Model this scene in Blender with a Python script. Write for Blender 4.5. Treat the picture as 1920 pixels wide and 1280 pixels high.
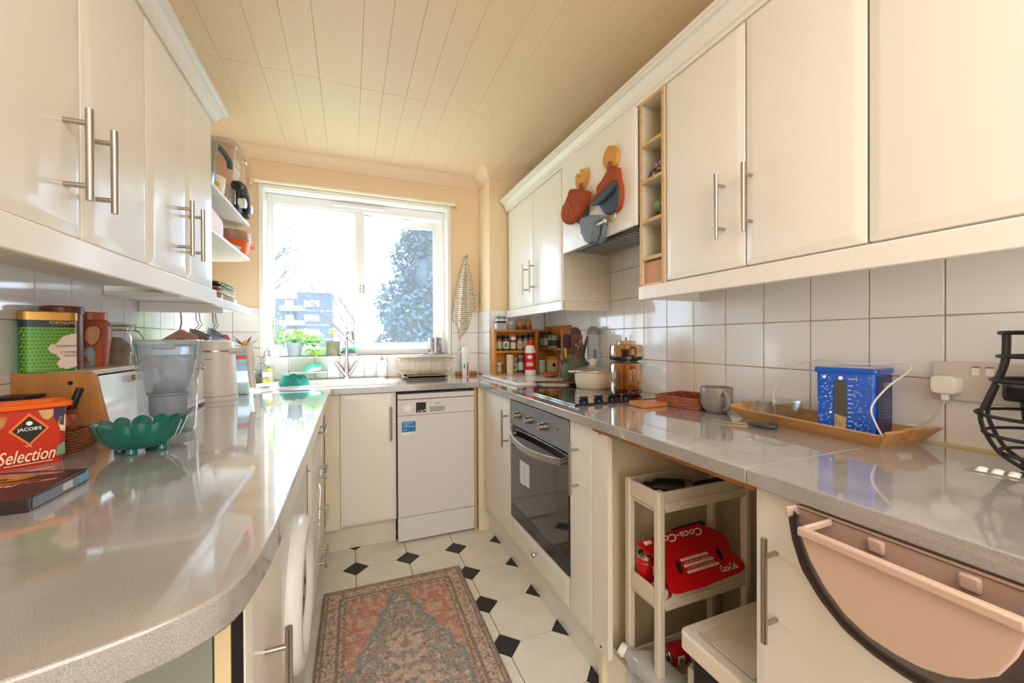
import bpy, bmesh, math, random
from mathutils import Vector, Matrix
random.seed(7)
pi=math.pi; sin=math.sin; cos=math.cos
for o in list(bpy.data.objects): bpy.data.objects.remove(o)
scn=bpy.context.scene; COL=scn.collection
# ---------------------------------------------------------------- camera
f_px,th,pit,rol=750.3,0.3848694,-0.0051376,-0.0046443
CH=1.17
fw=Vector((sin(th)*cos(pit),cos(th)*cos(pit),sin(pit)))
r0=Vector((cos(th),-sin(th),0)); u0=r0.cross(fw)
rr=r0*cos(rol)+u0*sin(rol); uu=-r0*sin(rol)+u0*cos(rol)
cd=bpy.data.cameras.new('camera'); cam=bpy.data.objects.new('camera',cd); COL.objects.link(cam)
cd.sensor_width=36; cd.lens=f_px/1920*36; cd.clip_start=.02; cd.clip_end=600
M=Matrix.Identity(4)
for i in range(3): M[i][0]=rr[i]; M[i][1]=uu[i]; M[i][2]=-fw[i]
M[2][3]=CH; cam.matrix_world=M; scn.camera=cam
# ---------------------------------------------------------------- world, sun, added room fill, exposure
w=bpy.data.worlds.new('sky'); scn.world=w; w.use_nodes=True
bg=w.node_tree.nodes['Background']; bg.inputs[0].default_value=(.86,.93,1,1); bg.inputs[1].default_value=6.0
sd=bpy.data.lights.new('sun','SUN'); sd.energy=32; sd.angle=math.radians(.6); sd.color=(1,.96,.9)
so=bpy.data.objects.new('sun',sd); COL.objects.link(so)
so.rotation_euler=Vector((-.50,-.78,-1.12)).to_track_quat('-Z','Y').to_euler()
def area(n,loc,d,sx,sy,e,c=(1,.95,.88)):
    l=bpy.data.lights.new(n,'AREA'); l.shape='RECTANGLE'; l.size=sx; l.size_y=sy; l.energy=e; l.color=c
    o=bpy.data.objects.new(n,l); COL.objects.link(o); o.location=loc
    o.rotation_euler=Vector(d).to_track_quat('-Z','Y').to_euler(); return o
area('overhead_fill_light',(.3,-.5,2.3),(0,.25,-1),1.2,.9,17,(1,.985,.965))  # unseen fill added overhead behind the camera to brighten the room
area('rear_fill_light',(.3,-1.45,1.35),(0,1,.05),1.5,1.9,25,(1,.99,.98))  # unseen soft fill added at the rear, facing down the kitchen
# portal: emits nothing, only guides sky sampling through the window
dl=area('window_portal',(.085,3.09,1.6),(0,-1,0),1.16,1.06,10); dl.data.cycles.is_portal=True
scn.view_settings.view_transform='Standard'; scn.view_settings.look='None'
scn.view_settings.exposure=.45; scn.view_settings.gamma=1; scn.view_settings.use_curve_mapping=False
# ---------------------------------------------------------------- materials
def rgb(h):
    h=h.lstrip('#'); c=[int(h[i:i+2],16)/255 for i in (0,2,4)]
    return tuple(x/12.92 if x<=.04045 else ((x+.055)/1.055)**2.4 for x in c)+(1,)
MC={}
def mat(name,col,rough=.5,metal=0,noise=0,ns=30,trans=0,ior=1.45,spec=.5,alpha=1,emis=0,bump=0,bs=200,col2=None,coat=0,stretch=None):
    if name in MC: return MC[name]
    m=bpy.data.materials.new(name); m.use_nodes=True; nt=m.node_tree; b=nt.nodes['Principled BSDF']
    c=rgb(col) if isinstance(col,str) else col
    b.inputs['Base Color'].default_value=c; b.inputs['Roughness'].default_value=rough; b.inputs['Metallic'].default_value=metal
    b.inputs['Transmission Weight'].default_value=trans; b.inputs['IOR'].default_value=ior; b.inputs['Specular IOR Level'].default_value=spec
    b.inputs['Coat Weight'].default_value=coat; b.inputs['Coat Roughness'].default_value=.08
    b.inputs['Alpha'].default_value=alpha
    if emis: b.inputs['Emission Color'].default_value=c; b.inputs['Emission Strength'].default_value=emis
    if noise or bump:
        tc=nt.nodes.new('ShaderNodeTexCoord'); mp=nt.nodes.new('ShaderNodeMapping'); nt.links.new(tc.outputs['Object'],mp.inputs[0])
        if stretch: mp.inputs['Scale'].default_value=stretch
    if noise:
        n=nt.nodes.new('ShaderNodeTexNoise'); n.inputs['Scale'].default_value=ns; n.inputs['Detail'].default_value=5
        r=nt.nodes.new('ShaderNodeValToRGB'); r.color_ramp.elements[0].position=.3; r.color_ramp.elements[1].position=.7
        r.color_ramp.elements[0].color=rgb(col2) if col2 else tuple(x*(1-noise) for x in c[:3])+(1,); r.color_ramp.elements[1].color=c
        nt.links.new(mp.outputs[0],n.inputs['Vector']); nt.links.new(n.outputs[0],r.inputs[0]); nt.links.new(r.outputs[0],b.inputs['Base Color'])
    if bump:
        n2=nt.nodes.new('ShaderNodeTexNoise'); n2.inputs['Scale'].default_value=bs; n2.inputs['Detail'].default_value=3
        bp=nt.nodes.new('ShaderNodeBump'); bp.inputs['Strength'].default_value=bump; bp.inputs['Distance'].default_value=.002
        nt.links.new(mp.outputs[0],n2.inputs['Vector']); nt.links.new(n2.outputs[0],bp.inputs['Height']); nt.links.new(bp.outputs[0],b.inputs['Normal'])
    MC[name]=m; return m
def glass(name,col,rough=0.02,tr=.85,white=0):
    """thin clear sheet: transparent + glossy (+ a little diffuse for frosted sheets and painted glare on the dirty window)"""
    if name in MC: return MC[name]
    m=bpy.data.materials.new(name); m.use_nodes=True; nt=m.node_tree; nt.nodes.clear()
    out=nt.nodes.new('ShaderNodeOutputMaterial'); t=nt.nodes.new('ShaderNodeBsdfTransparent'); g=nt.nodes.new('ShaderNodeBsdfGlossy')
    t.inputs[0].default_value=rgb(col); g.inputs['Roughness'].default_value=rough
    fr=nt.nodes.new('ShaderNodeLayerWeight'); fr.inputs[0].default_value=1-tr
    mx=nt.nodes.new('ShaderNodeMixShader'); nt.links.new(fr.outputs['Facing'],mx.inputs[0]); nt.links.new(t.outputs[0],mx.inputs[1]); nt.links.new(g.outputs[0],mx.inputs[2])
    last=mx
    if white:
        d=nt.nodes.new('ShaderNodeBsdfDiffuse'); d.inputs[0].default_value=rgb(col); tl=nt.nodes.new('ShaderNodeBsdfTranslucent'); tl.inputs[0].default_value=rgb(col)
        a=nt.nodes.new('ShaderNodeMixShader'); nt.links.new(d.outputs[0],a.inputs[1]); nt.links.new(tl.outputs[0],a.inputs[2])
        m2=nt.nodes.new('ShaderNodeMixShader'); m2.inputs[0].default_value=white; nt.links.new(mx.outputs[0],m2.inputs[1]); nt.links.new(a.outputs[0],m2.inputs[2]); last=m2
    nt.links.new(last.outputs[0],out.inputs[0]); MC[name]=m; return m
def vcol(name,rough=.9,bump=0,bs=300):
    m=bpy.data.materials.new(name); m.use_nodes=True; nt=m.node_tree; b=nt.nodes['Principled BSDF']; b.inputs['Roughness'].default_value=rough
    a=nt.nodes.new('ShaderNodeVertexColor'); a.layer_name='Col'; n=nt.nodes.new('ShaderNodeTexNoise'); n.inputs['Scale'].default_value=260
    tc=nt.nodes.new('ShaderNodeTexCoord'); nt.links.new(tc.outputs['Object'],n.inputs['Vector'])
    mx=nt.nodes.new('ShaderNodeMix'); mx.data_type='RGBA'; mx.blend_type='OVERLAY'; mx.inputs[0].default_value=.3
    nt.links.new(a.outputs[0],mx.inputs[6]); nt.links.new(n.outputs[0],mx.inputs[7]); nt.links.new(mx.outputs[2],b.inputs['Base Color'])
    bp=nt.nodes.new('ShaderNodeBump'); bp.inputs['Strength'].default_value=.5; bp.inputs['Distance'].default_value=.002
    nt.links.new(n.outputs[0],bp.inputs['Height']); nt.links.new(bp.outputs[0],b.inputs['Normal']); return m
cream=mat('cream cabinet','#ece7dc',.30,coat=.2)
creamin=mat('cream carcass','#e6dcc4',.45)
wood=mat('beech edge','#dcb27c',.5,noise=.25,ns=14,stretch=(1,1,6))
peach=mat('peach wall paint','#efd6b0',.7,bump=.15,bs=60)
ceilm=mat('cream ceiling board','#efd5b3',.42,bump=.05,bs=40)
white=mat('white gloss','#f4f3ef',.25)
pvc=mat('white pvc','#f6f6f4',.3)
tilem=mat('white glazed tile','#eeecea',.09,bump=.06,bs=14,coat=.4)
grout=mat('beige grout','#c4b08c',.9,noise=.3,ns=25)
steel=mat('brushed steel','#b5aca0',.28,1)
chrome=mat('chrome','#dcdcdc',.08,1)
dark=mat('black plastic','#151516',.4)
darkgap=mat('dark recess','#1b1714',.9)
glz=glass('clear glass','#f4f8f8',.02,.8)
black=mat('black gloss','#0b0b0c',.08)
red=mat('red card','#d2131a',.4); wht=mat('white print','#f6f3ec',.6)
orange=mat('orange plastic','#f26a12',.35)
inkm=mat('dark ink','#2a2724',.6)
gold=mat('gold','#c89a52',.35,.7)
alu=mat('can aluminium','#c9c9c9',.25,1)
# ---------------------------------------------------------------- mesh builder
class B:
    def __init__(s): s.v=[]; s.f=[]
    def add(s,vs,fs):
        n=len(s.v); s.v+= [tuple(v) for v in vs]; s.f+=[tuple(i+n for i in f) for f in fs]; return s
    def box(s,x0,x1,y0,y1,z0,z1):
        if x0>x1:x0,x1=x1,x0
        if y0>y1:y0,y1=y1,y0
        if z0>z1:z0,z1=z1,z0
        return s.add([(x0,y0,z0),(x1,y0,z0),(x1,y1,z0),(x0,y1,z0),(x0,y0,z1),(x1,y0,z1),(x1,y1,z1),(x0,y1,z1)],
          [(0,3,2,1),(4,5,6,7),(0,1,5,4),(1,2,6,5),(2,3,7,6),(3,0,4,7)])
    def quad(s,a,b,c,d): return s.add([a,b,c,d],[(0,1,2,3)])
    def cyl(s,p0,p1,r0,r1=None,n=16,cap=True):
        if r1 is None:r1=r0
        p0=Vector(p0);p1=Vector(p1);d=(p1-p0).normalized(); a=d.orthogonal().normalized(); b=d.cross(a)
        vs=[p0+(a*cos(2*pi*i/n)+b*sin(2*pi*i/n))*r0 for i in range(n)]+[p1+(a*cos(2*pi*i/n)+b*sin(2*pi*i/n))*r1 for i in range(n)]
        fs=[(i,(i+1)%n,n+(i+1)%n,n+i) for i in range(n)]
        if cap: fs+=[tuple(range(n))[::-1],tuple(range(n,2*n))]
        return s.add(vs,fs)
    def lathe(s,prof,n=28,c=(0,0),sx=1,sy=1,rot=0):
        vs=[];m=len(prof)
        for r,z in prof:
            for i in range(n):
                a=2*pi*i/n; x=max(r,1e-5)*cos(a)*sx; y=max(r,1e-5)*sin(a)*sy
                vs.append((c[0]+x*cos(rot)-y*sin(rot),c[1]+x*sin(rot)+y*cos(rot),z))
        fs=[(j*n+i,j*n+(i+1)%n,(j+1)*n+(i+1)%n,(j+1)*n+i) for j in range(m-1) for i in range(n)]
        return s.add(vs,fs)
    def tube(s,pts,r,n=8,closed=False,cap=True):
        P=[Vector(p) for p in pts]; m=len(P); vs=[]; pa=None
        for i,p in enumerate(P):
            if closed: d=P[(i+1)%m]-P[i-1]
            else: d=P[min(i+1,m-1)]-P[max(i-1,0)]
            d.normalize()
            if pa is None: a=d.orthogonal().normalized()
            else:
                a=pa-d*pa.dot(d)
                if a.length<1e-6: a=d.orthogonal()
                a.normalize()
            pa=a; b=d.cross(a); rad=r[i] if isinstance(r,(list,tuple)) else r
            vs+=[p+(a*cos(2*pi*k/n)+b*sin(2*pi*k/n))*rad for k in range(n)]
        k=m if closed else m-1
        fs=[(i*n+j,i*n+(j+1)%n,((i+1)%m)*n+(j+1)%n,((i+1)%m)*n+j) for i in range(k) for j in range(n)]
        if not closed and cap: fs+=[tuple(range(n))[::-1],tuple(range((m-1)*n,m*n))]
        return s.add(vs,fs)
    def prism(s,pts,ax,a,b):
        """2-D outline extruded along ax: 'x' outline is (y,z), 'y' outline is (x,z), 'z' outline is (x,y)"""
        def P(p,t): return {'x':(t,p[0],p[1]),'y':(p[0],t,p[1]),'z':(p[0],p[1],t)}[ax]
        n=len(pts); vs=[P(p,a) for p in pts]+[P(p,b) for p in pts]
        return s.add(vs,[tuple(range(n))[::-1],tuple(range(n,2*n))]+[(i,(i+1)%n,n+(i+1)%n,n+i) for i in range(n)])
    def ball(s,c,r,n=14,m=9,sc=(1,1,1)):
        vs=[];fs=[]
        for j in range(m+1):
            t=pi*j/m
            for i in range(n):
                a=2*pi*i/n; vs.append((c[0]+r*sc[0]*max(sin(t),1e-4)*cos(a),c[1]+r*sc[1]*max(sin(t),1e-4)*sin(a),c[2]+r*sc[2]*cos(t)))
        for j in range(m):
            for i in range(n): fs.append((j*n+i,(j+1)*n+i,(j+1)*n+(i+1)%n,j*n+(i+1)%n))
        return s.add(vs,fs)
    def xf(s,M,start=0):
        for i in range(start,len(s.v)): s.v[i]=tuple(M@Vector(s.v[i]))
        return s
WM={}
def tag(o,label=None,cat=None,group=None,kind=None):
    if label:o['label']=label
    if cat:o['category']=cat
    if group:o['group']=group
    if kind:o['kind']=kind
    return o
def T(name,label,cat,loc=(0,0,0),rz=0,group=None,kind=None):
    o=bpy.data.objects.new(name,None); o.empty_display_size=.05; COL.objects.link(o); o.location=loc; o.rotation_euler=(0,0,rz)
    WM[o]=Matrix.Translation(loc)@Matrix.Rotation(rz,4,'Z'); return tag(o,label,cat,group,kind)
def mesh(name,b,m,smooth=True,ang=38):
    me=bpy.data.meshes.new(name); me.from_pydata(b.v,[],b.f)
    bm=bmesh.new(); bm.from_mesh(me); bmesh.ops.recalc_face_normals(bm,faces=bm.faces); bm.to_mesh(me); bm.free()
    if m: me.materials.append(m)
    if smooth:
        me.polygons.foreach_set('use_smooth',[True]*len(me.polygons)); me.set_sharp_from_angle(angle=math.radians(ang))
    return me
def P(par,name,b,m,label=None,world=False,bev=0,solid=0,kind=None,ang=38,loc=None,segs=2):
    me=b if isinstance(b,bpy.types.Mesh) else mesh(name,b,m,ang=ang)
    o=bpy.data.objects.new(name,me); COL.objects.link(o)
    if loc: o.location=loc
    L=Matrix.Translation(loc) if loc else Matrix.Identity(4)
    if par:
        o.parent=par
        if world: o.matrix_parent_inverse=WM[par].inverted(); WM[o]=L
        else: WM[o]=WM[par]@L
    else: WM[o]=L
    if solid:
        s=o.modifiers.new('s','SOLIDIFY'); s.thickness=solid; s.offset=0
    if bev:
        q=o.modifiers.new('b','BEVEL'); q.width=bev; q.segments=segs; q.limit_method='ANGLE'; q.angle_limit=math.radians(40); q.harden_normals=False
    if label:o['label']=label
    if kind:o['kind']=kind
    return o
def Wp(par,name,b,m,**k): return P(par,name,b,m,world=True,**k)
def one(name,b,m,label,cat,group=None,**k): return tag(P(None,name,b,m,**k),label,cat,group)
def S(name,b,m,par=None,**k):
    o=P(par,name,b,m,**k) if not par else Wp(par,name,b,m,**k)
    if not par:o['kind']='structure'
    return o
def dup(root,loc,rz=None,label=None,scale=None):
    r=root.copy(); COL.objects.link(r); r.location=loc
    if rz is not None:r.rotation_euler=(0,0,rz)
    if label:r['label']=label
    if scale:r.scale=(scale,)*3
    for ch in list(root.children):
        c=ch.copy(); COL.objects.link(c); c.parent=r
        for g in ch.children:
            d=g.copy(); COL.objects.link(d); d.parent=c
    return r
def txtmesh(s,shear=0,extr=.0,bold=0,space=1):
    c=bpy.data.curves.new('t','FONT'); c.body=s; c.size=1; c.shear=shear; c.extrude=0; c.offset=bold; c.align_x='LEFT'; c.resolution_u=3; c.space_character=space
    o=bpy.data.objects.new('t',c); COL.objects.link(o); dg=bpy.context.evaluated_depsgraph_get()
    me=bpy.data.meshes.new_from_object(o.evaluated_get(dg)); bpy.data.objects.remove(o); bpy.data.curves.remove(c); return me
def letter(par,s,m,org,right,up,wd,ht,world=False,shear=0,bold=.0,name='lettering',mapf=None,off=.0006,arc=0):
    """lettering fitted into a box: org is its lower-left corner"""
    me=txtmesh(s,shear,bold=bold)
    xs=[v.co.x for v in me.vertices]; ys=[v.co.y for v in me.vertices]
    x0,x1,y0,y1=min(xs),max(xs),min(ys),max(ys); R=Vector(right).normalized(); U=Vector(up).normalized(); N=R.cross(U)
    for v in me.vertices:
        a=(v.co.x-x0)/(x1-x0)*wd; b=(v.co.y-y0)/(y1-y0)*ht
        if arc: b+=arc*(1-((a/wd)*2-1)**2)
        v.co=mapf(a+org[0],b+org[1]) if mapf else Vector(org)+R*a+U*b+N*off
    me.materials.append(m); o=P(par,name,me,None,world=world); return o
def cylmap(r,a0,cx=0,cy=0,off=.0008,sgn=1):
    """maps (arc length, height) on a vertical cylinder of radius r (number or function of z), starting at angle a0"""
    def fn(s,z):
        R=r(z) if callable(r) else r
        a=a0+sgn*s/R; return Vector((cx+(R+off)*cos(a),cy+(R+off)*sin(a),z))
    return fn
def inside(p,poly):
    x,y=p; c=False; n=len(poly)
    for i in range(n):
        x0,y0=poly[i]; x1,y1=poly[i-1]
        if (y0>y)!=(y1>y) and x<(x1-x0)*(y-y0)/(y1-y0)+x0: c=not c
    return c
def decal(par,name,poly,m,fn,n=30,world=False):
    xs=[p[0] for p in poly]; ys=[p[1] for p in poly]; x0,x1,y0,y1=min(xs),max(xs),min(ys),max(ys); b=B(); idx={}
    def vid(i,j):
        if (i,j) not in idx:
            idx[i,j]=len(b.v); b.v.append(tuple(fn(x0+(x1-x0)*i/n,y0+(y1-y0)*j/n)))
        return idx[i,j]
    for i in range(n):
        for j in range(n):
            if inside((x0+(x1-x0)*(i+.5)/n,y0+(y1-y0)*(j+.5)/n),poly): b.f.append((vid(i,j),vid(i+1,j),vid(i+1,j+1),vid(i,j+1)))
    return P(par,name,b,m,world=world)
def rrect(x0,x1,y0,y1,r,n=5):
    o=[]
    for cx,cy,a in ((x1-r,y1-r,0),(x0+r,y1-r,90),(x0+r,y0+r,180),(x1-r,y0+r,270)):
        for i in range(n+1):
            t=math.radians(a+90*i/n); o.append((cx+r*cos(t),cy+r*sin(t)))
    return o
def ring(r,z,c=(0,0),n=32,sx=1,sy=1): return [(c[0]+r*sx*cos(2*pi*i/n),c[1]+r*sy*sin(2*pi*i/n),z) for i in range(n)]
def loft(rings,cap0=True,cap1=True):
    b=B(); n=len(rings[0])
    for rg in rings: b.v+=[tuple(p) for p in rg]
    for j in range(len(rings)-1):
        for i in range(n): b.f.append((j*n+i,j*n+(i+1)%n,(j+1)*n+(i+1)%n,(j+1)*n+i))
    if cap0: b.f.append(tuple(range(n))[::-1])
    if cap1: b.f.append(tuple(range((len(rings)-1)*n,len(rings)*n)))
    return b
def spline(pts,n=8):
    P_=[Vector(p) for p in pts]; P_=[P_[0]*2-P_[1]]+P_+[P_[-1]*2-P_[-2]]; o=[]
    for i in range(1,len(P_)-2):
        for k in range(n):
            t=k/n; a,b,c,d=P_[i-1:i+3]
            o.append(.5*((2*b)+(c-a)*t+(2*a-5*b+4*c-d)*t*t+(3*b-a-3*c+d)*t**3))
    o.append(P_[-2]); return o
# ---------------------------------------------------------------- room shell
XL,XR,YB,YF,ZC=-.77,1.345,2.93,-1.6,2.371
WT=.91
fl=S('floor',B().box(XL-.1,XR+.1,YF,YB+.1,-.1,-.004),mat('dark floor grout','#3b342d',.9))
PX,PY,X0,Y0=.262,.2575,.021,2.199     # octagon and dot floor tiles
tl=mat('cream floor tile','#e9e2d2',.3,noise=.12,ns=9,bump=.05,bs=20); tk=mat('black floor tile','#26211f',.35,noise=.3,ns=20)
k=.062;g=.0015
hx,hy=PX/2-g,PY/2-g
octb=B().prism([(-hx+k,-hy),(hx-k,-hy),(hx,-hy+k),(hx,hy-k),(hx-k,hy),(-hx+k,hy),(-hx,hy-k),(-hx,-hy+k)],'z',-.004,0)
octm=mesh('floor_tile',octb,tl,smooth=False); q=k-.0025
diam=mesh('accent_tile',B().prism([(q,0),(0,q),(-q,0),(0,-q)],'z',-.004,.0002),tk,smooth=False)
for i in range(-2,5):
    for j in range(-8,3):
        cx,cy=X0+PX*(i+.5),Y0+PY*(j+.5)
        if XL<cx-.13 and cx+.13<XR+.03 and cy+.13<YB: P(fl,'floor_tile',octm,None,loc=(cx,cy,0))
        cx,cy=X0+PX*i,Y0+PY*j
        if XL<cx-.05 and cx+.05<XR and cy+.05<YB: P(fl,'accent_tile',diam,None,loc=(cx,cy,0))
wr=S('wall_right',B().box(XR,XR+.1,YF,YB+.1,-.1,ZC+.05),peach)
wl=S('wall_left',B().box(XL-.1,XL,YF,YB+.1,-.1,ZC+.05),peach)
S('wall_front',B().box(XL-.1,XR+.1,YF-.1,YF,-.1,ZC+.05),mat('plain hall wall','#e9dcc4',.8))
WX0,WX1,WZ0,WZ1=-.505,.675,1.065,2.135
wb=B()
wb.box(XL-.1,WX0,YB,YB+.16,-.1,ZC+.05); wb.box(WX1,XR+.1,YB,YB+.16,-.1,ZC+.05)
wb.box(WX0,WX1,YB,YB+.16,-.1,WZ0); wb.box(WX0,WX1,YB,YB+.16,WZ1,ZC+.05)
wbk=S('wall_back',wb,peach)
pil=S('wall_pillar',B().box(.914,XR,2.67,YB,-.1,ZC),peach)
# ceiling of long boards of two widths, with butt joints
ce=S('ceiling',B().box(XL-.1,XR+.1,YF,YB+.1,ZC+.006,ZC+.1),mat('ceiling joint shadow','#cdb38c',.9))
js=[-.77,-.655,-.505,-.353,-.232,-.122,.055,.157,.265,.363,.467,.62,.721,.876,.98,1.111,1.25,1.345]
for i in range(len(js)-1):
    yj=2.04+(.0 if i%4 else .0); yj2=.55 if i%2 else -.2
    for y0,y1 in ((YF,yj2),(yj2,yj),(yj,YB)):
        P(ce,'ceiling_board',B().box(js[i]+.0004,js[i+1]-.0004,y0+.0006,y1-.0006,ZC,ZC+.0075),ceilm,bev=.0006,segs=1)
# coving
def cov(name,p0,p1,n,m=ceilm,k0=0,k1=0):
    """cove moulding from p0 to p1 along the wall; n = direction into the room, k0/k1 = mitre"""
    d=Vector((p1[0]-p0[0],p1[1]-p0[1],0)).normalized(); n=Vector((n[0],n[1],0))
    prof=[(0,-.066),(.006,-.066),(.008,-.060)]+[(.062-.052*cos(math.radians(a)),-.058+.048*sin(math.radians(a))) for a in range(8,90,12)]+[(.064,-.007),(.066,0),(0,0)]
    rs=[]
    for p,k in ((p0,k0),(p1,k1)):
        rs.append([Vector((p[0],p[1],ZC))+n*a+Vector((0,0,1))*b+d*(a*k) for a,b in prof])
    return S(name,loft(rs),m)
cov('trim_1',(XL,YB),(.914,YB),(0,-1),k1=-1)
cov('trim_2',(.914,YB),(.914,2.67),(-1,0),k0=1,k1=1)
cov('trim_3',(.914,2.67),(XR,2.67),(0,-1),k0=-1)
# wall tiles
TP=.1533
def tiles_x(par,x,nrm,ys,zs,th=.006):
    g=.0014; t=B().box(0,th*nrm,g,TP-g,g,.1553-g); 
    for y in ys:
        for z,zmax in zs: P(par,'wall_tile',tl_mesh('x',x,nrm,TP,.1553,th),None,loc=(x,y,z),bev=.0015)
TM={}
def tl_mesh(ax,x,nrm,w_,h_,th):
    k=(ax,nrm,round(w_,4),round(h_,4))
    if k not in TM:
        g=.0014
        b=B().box(0,th*nrm,g,w_-g,g,h_-g) if ax=='x' else B().box(g,w_-g,0,th*nrm,g,h_-g)
        TM[k]=mesh('wall_tile',b,tilem)
    return TM[k]
Z0=.913;TH=.1553
S('trim_4',B().box(XR-.003,XR,-1.3,2.67,WT,Z0+TH*5),grout)
S('trim_5',B().box(XL,XL+.003,.8,YB,WT,Z0+TH*3),grout)
for i in range(-4,15):
    y=.506+TP*i
    if y+TP>2.68: continue
    for j in range(5):
        if j>=3 and not(1.1<y<1.9): continue
        P(wr,'wall_tile',tl_mesh('x',0,-1,TP,TH,.006),None,loc=(XR,y,Z0+TH*j),bev=.0012,segs=1)
P(wr,'wall_tile',tl_mesh('x',0,-1,TP,TH,.006),None,loc=(XR,.506+TP*14-.0,Z0),bev=.0012,segs=1)
TL=.1495
for i in range(-4,10):
    y=1.442+TL*i
    wd=min(TL,YB-y)
    for j in range(3): P(wl,'wall_tile',tl_mesh('x',0,1,wd,TH,.006),None,loc=(XL,y,Z0+TH*j),bev=.0012,segs=1)
sb=B().box(XL,.914,YB-.003,YB,WT,WZ0-.002); sb.box(XL,WX0,YB-.003,YB,WZ0-.002,Z0+TH*3); sb.box(WX1+.02,.914,YB-.003,YB,WZ0-.002,Z0+TH*3)
S('trim_6',sb,grout)
def backt(x0,x1,z,h): P(wbk,'wall_tile',tl_mesh('y',0,-1,x1-x0,h,.006),None,loc=(x0,YB,z),bev=.0012,segs=1)
for j in range(3):
    for x0,x1 in ((XL+.006,-.668),(-.668,-.520),(.70,.765),(.765,.908)): backt(x0,x1,Z0+TH*j,TH)
for i in range(8):
    x0=-.52+.1525*i; backt(x0,x0+.1525,Z0,WZ0-Z0-.004)
S('trim_7',B().box(.911,.914,2.667,YB,WT,Z0+TH*3).box(.911,XR,2.667,2.67,WT,Z0+TH*3),grout)
for j in range(3):
    for y0,y1 in ((2.664,2.80),(2.80,2.924)): P(pil,'wall_tile',tl_mesh('x',0,-1,y1-y0,TH,.006),None,loc=(.914,y0,Z0+TH*j),bev=.0012,segs=1)
    for x0,x1 in ((.914,1.064),(1.064,1.213),(1.213,1.339)): P(pil,'wall_tile',tl_mesh('y',0,-1,x1-x0,TH,.006),None,loc=(x0,2.67,Z0+TH*j),bev=.0012,segs=1)
# ---------------------------------------------------------------- window
win=T('window_1',None,None,(.085,YB,WZ0),kind='structure')
ar=B()  # painted architrave round the opening
for x0,x1,z0,z1 in ((WX0-.022,WX0+.004,WZ0,WZ1+.022),(WX1-.004,WX1+.022,WZ0,WZ1+.022),(WX0+.004,WX1-.004,WZ1-.004,WZ1+.022)): ar.box(x0,x1,YB-.012,YB+.01,z0,z1)
ar.box(WX0+.001,WX0+.008,YB+.01,YB+.07,WZ0,WZ1).box(WX1-.008,WX1-.001,YB+.01,YB+.07,WZ0,WZ1).box(WX0,WX1,YB+.01,YB+.07,WZ1-.008,WZ1-.001)
Wp(win,'architrave',ar,white,bev=.003)
Wp(win,'window_sill',B().box(WX0-.03,WX1+.03,YB-.02,YB+.075,WZ0-.006,WZ0),white,bev=.003)
FY=3.0
fr=B(); f0,f1=-.497,.667; z0,z1=WZ0,2.127
fr.box(f0,-.468,FY,FY+.06,z0,z1).box(.640,f1,FY,FY+.06,z0,z1).box(-.468,.640,FY,FY+.06,z0,z0+.045).box(-.468,.640,FY,FY+.06,2.066,z1).box(.045,.098,FY,FY+.06,z0+.045,2.066)
Wp(win,'window_frame',fr,pvc,bev=.004)
bd=B()
for x0,x1,zz0,zz1 in ((-.468,-.458,1.11,2.066),(.035,.045,1.11,2.066),(-.458,.035,1.11,1.12),(-.458,.035,2.056,2.066)): bd.box(x0,x1,FY+.012,FY+.035,zz0,zz1)
Wp(win,'glazing_bead',bd,pvc,bev=.002)
pane=glass('window glass','#eef6ff',.01,.93,white=.03)  # white mixes in a faint veil that stands for glare
Wp(win,'window_pane',B().box(-.462,.04,FY+.036,FY+.040,1.112,2.062),pane)
Wp(win,'trickle_vent',B().box(-.10,.24,FY-.02,FY,2.088,2.106),pvc,bev=.004)
vs=B()
HM=Matrix.Translation((.645,FY+.025,0))@Matrix.Rotation(-math.radians(10.5),4,'Z')
sw=.555; b=B()
for x0,x1,z0,z1 in ((-sw,-sw+.05,1.085,2.062),(-.05,0,1.085,2.062),(-sw+.05,-.05,1.085,1.140),(-sw+.05,-.05,2.012,2.062)): b.box(x0,x1,0,.045,z0,z1)
sash=Wp(win,'sash',b.xf(HM),pvc,bev=.004)
b=B()
for x0,x1,z0,z1 in ((-sw+.05,-sw+.06,1.14,2.012),(-.06,-.05,1.14,2.012),(-sw+.06,-.06,1.14,1.15),(-sw+.06,-.06,2.002,2.012)): b.box(x0,x1,.005,.03,z0,z1)
Wp(sash,'glazing_bead',b.xf(HM),pvc,bev=.002)
Wp(sash,'window_pane',B().box(-sw+.055,-.055,.031,.035,1.145,2.007).xf(HM),pane)
Wp(sash,'window_handle',B().box(-sw+.012,-sw+.036,-.018,0,1.50,1.57).tube([(-sw+.024,-.02,1.55),(-sw+.03,-.035,1.54),(-sw+.12,-.04,1.50)],.008).xf(HM),pvc)
Wp(win,'stay_arm',B().tube([(.10,FY+.05,2.062),(.3,FY+.09,2.064),(.42,FY+.05,2.066)],.004),steel)
Wp(win,'keep_plate',B().box(.09,.094,FY-.003,FY,1.50,1.56).cyl((.07,FY-.003,1.55),(.07,FY,1.55),.004).cyl((.07,FY-.003,1.53),(.07,FY,1.53),.004).cyl((.07,FY-.003,1.51),(.07,FY,1.51),.004),dark)
t=T('curtain_rail','slim cream curtain rail with knob ends above the window','rail',(.09,2.89,2.165))
P(t,'rail',B().cyl((-.63,0,0),(.63,0,0),.014),mat('cream rail','#f3e6cc',.4))
for s_ in (-1,1):
    P(t,'finial',B().ball((s_*.645,0,.002),.018).cyl((s_*.64,0,-.02),(s_*.66,0,-.02),.012),mat('aged cream knob','#e7d2a8',.4))
    P(t,'bracket',B().cyl((s_*.6,0,0),(s_*.6,.036,0),.01),white)
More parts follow.
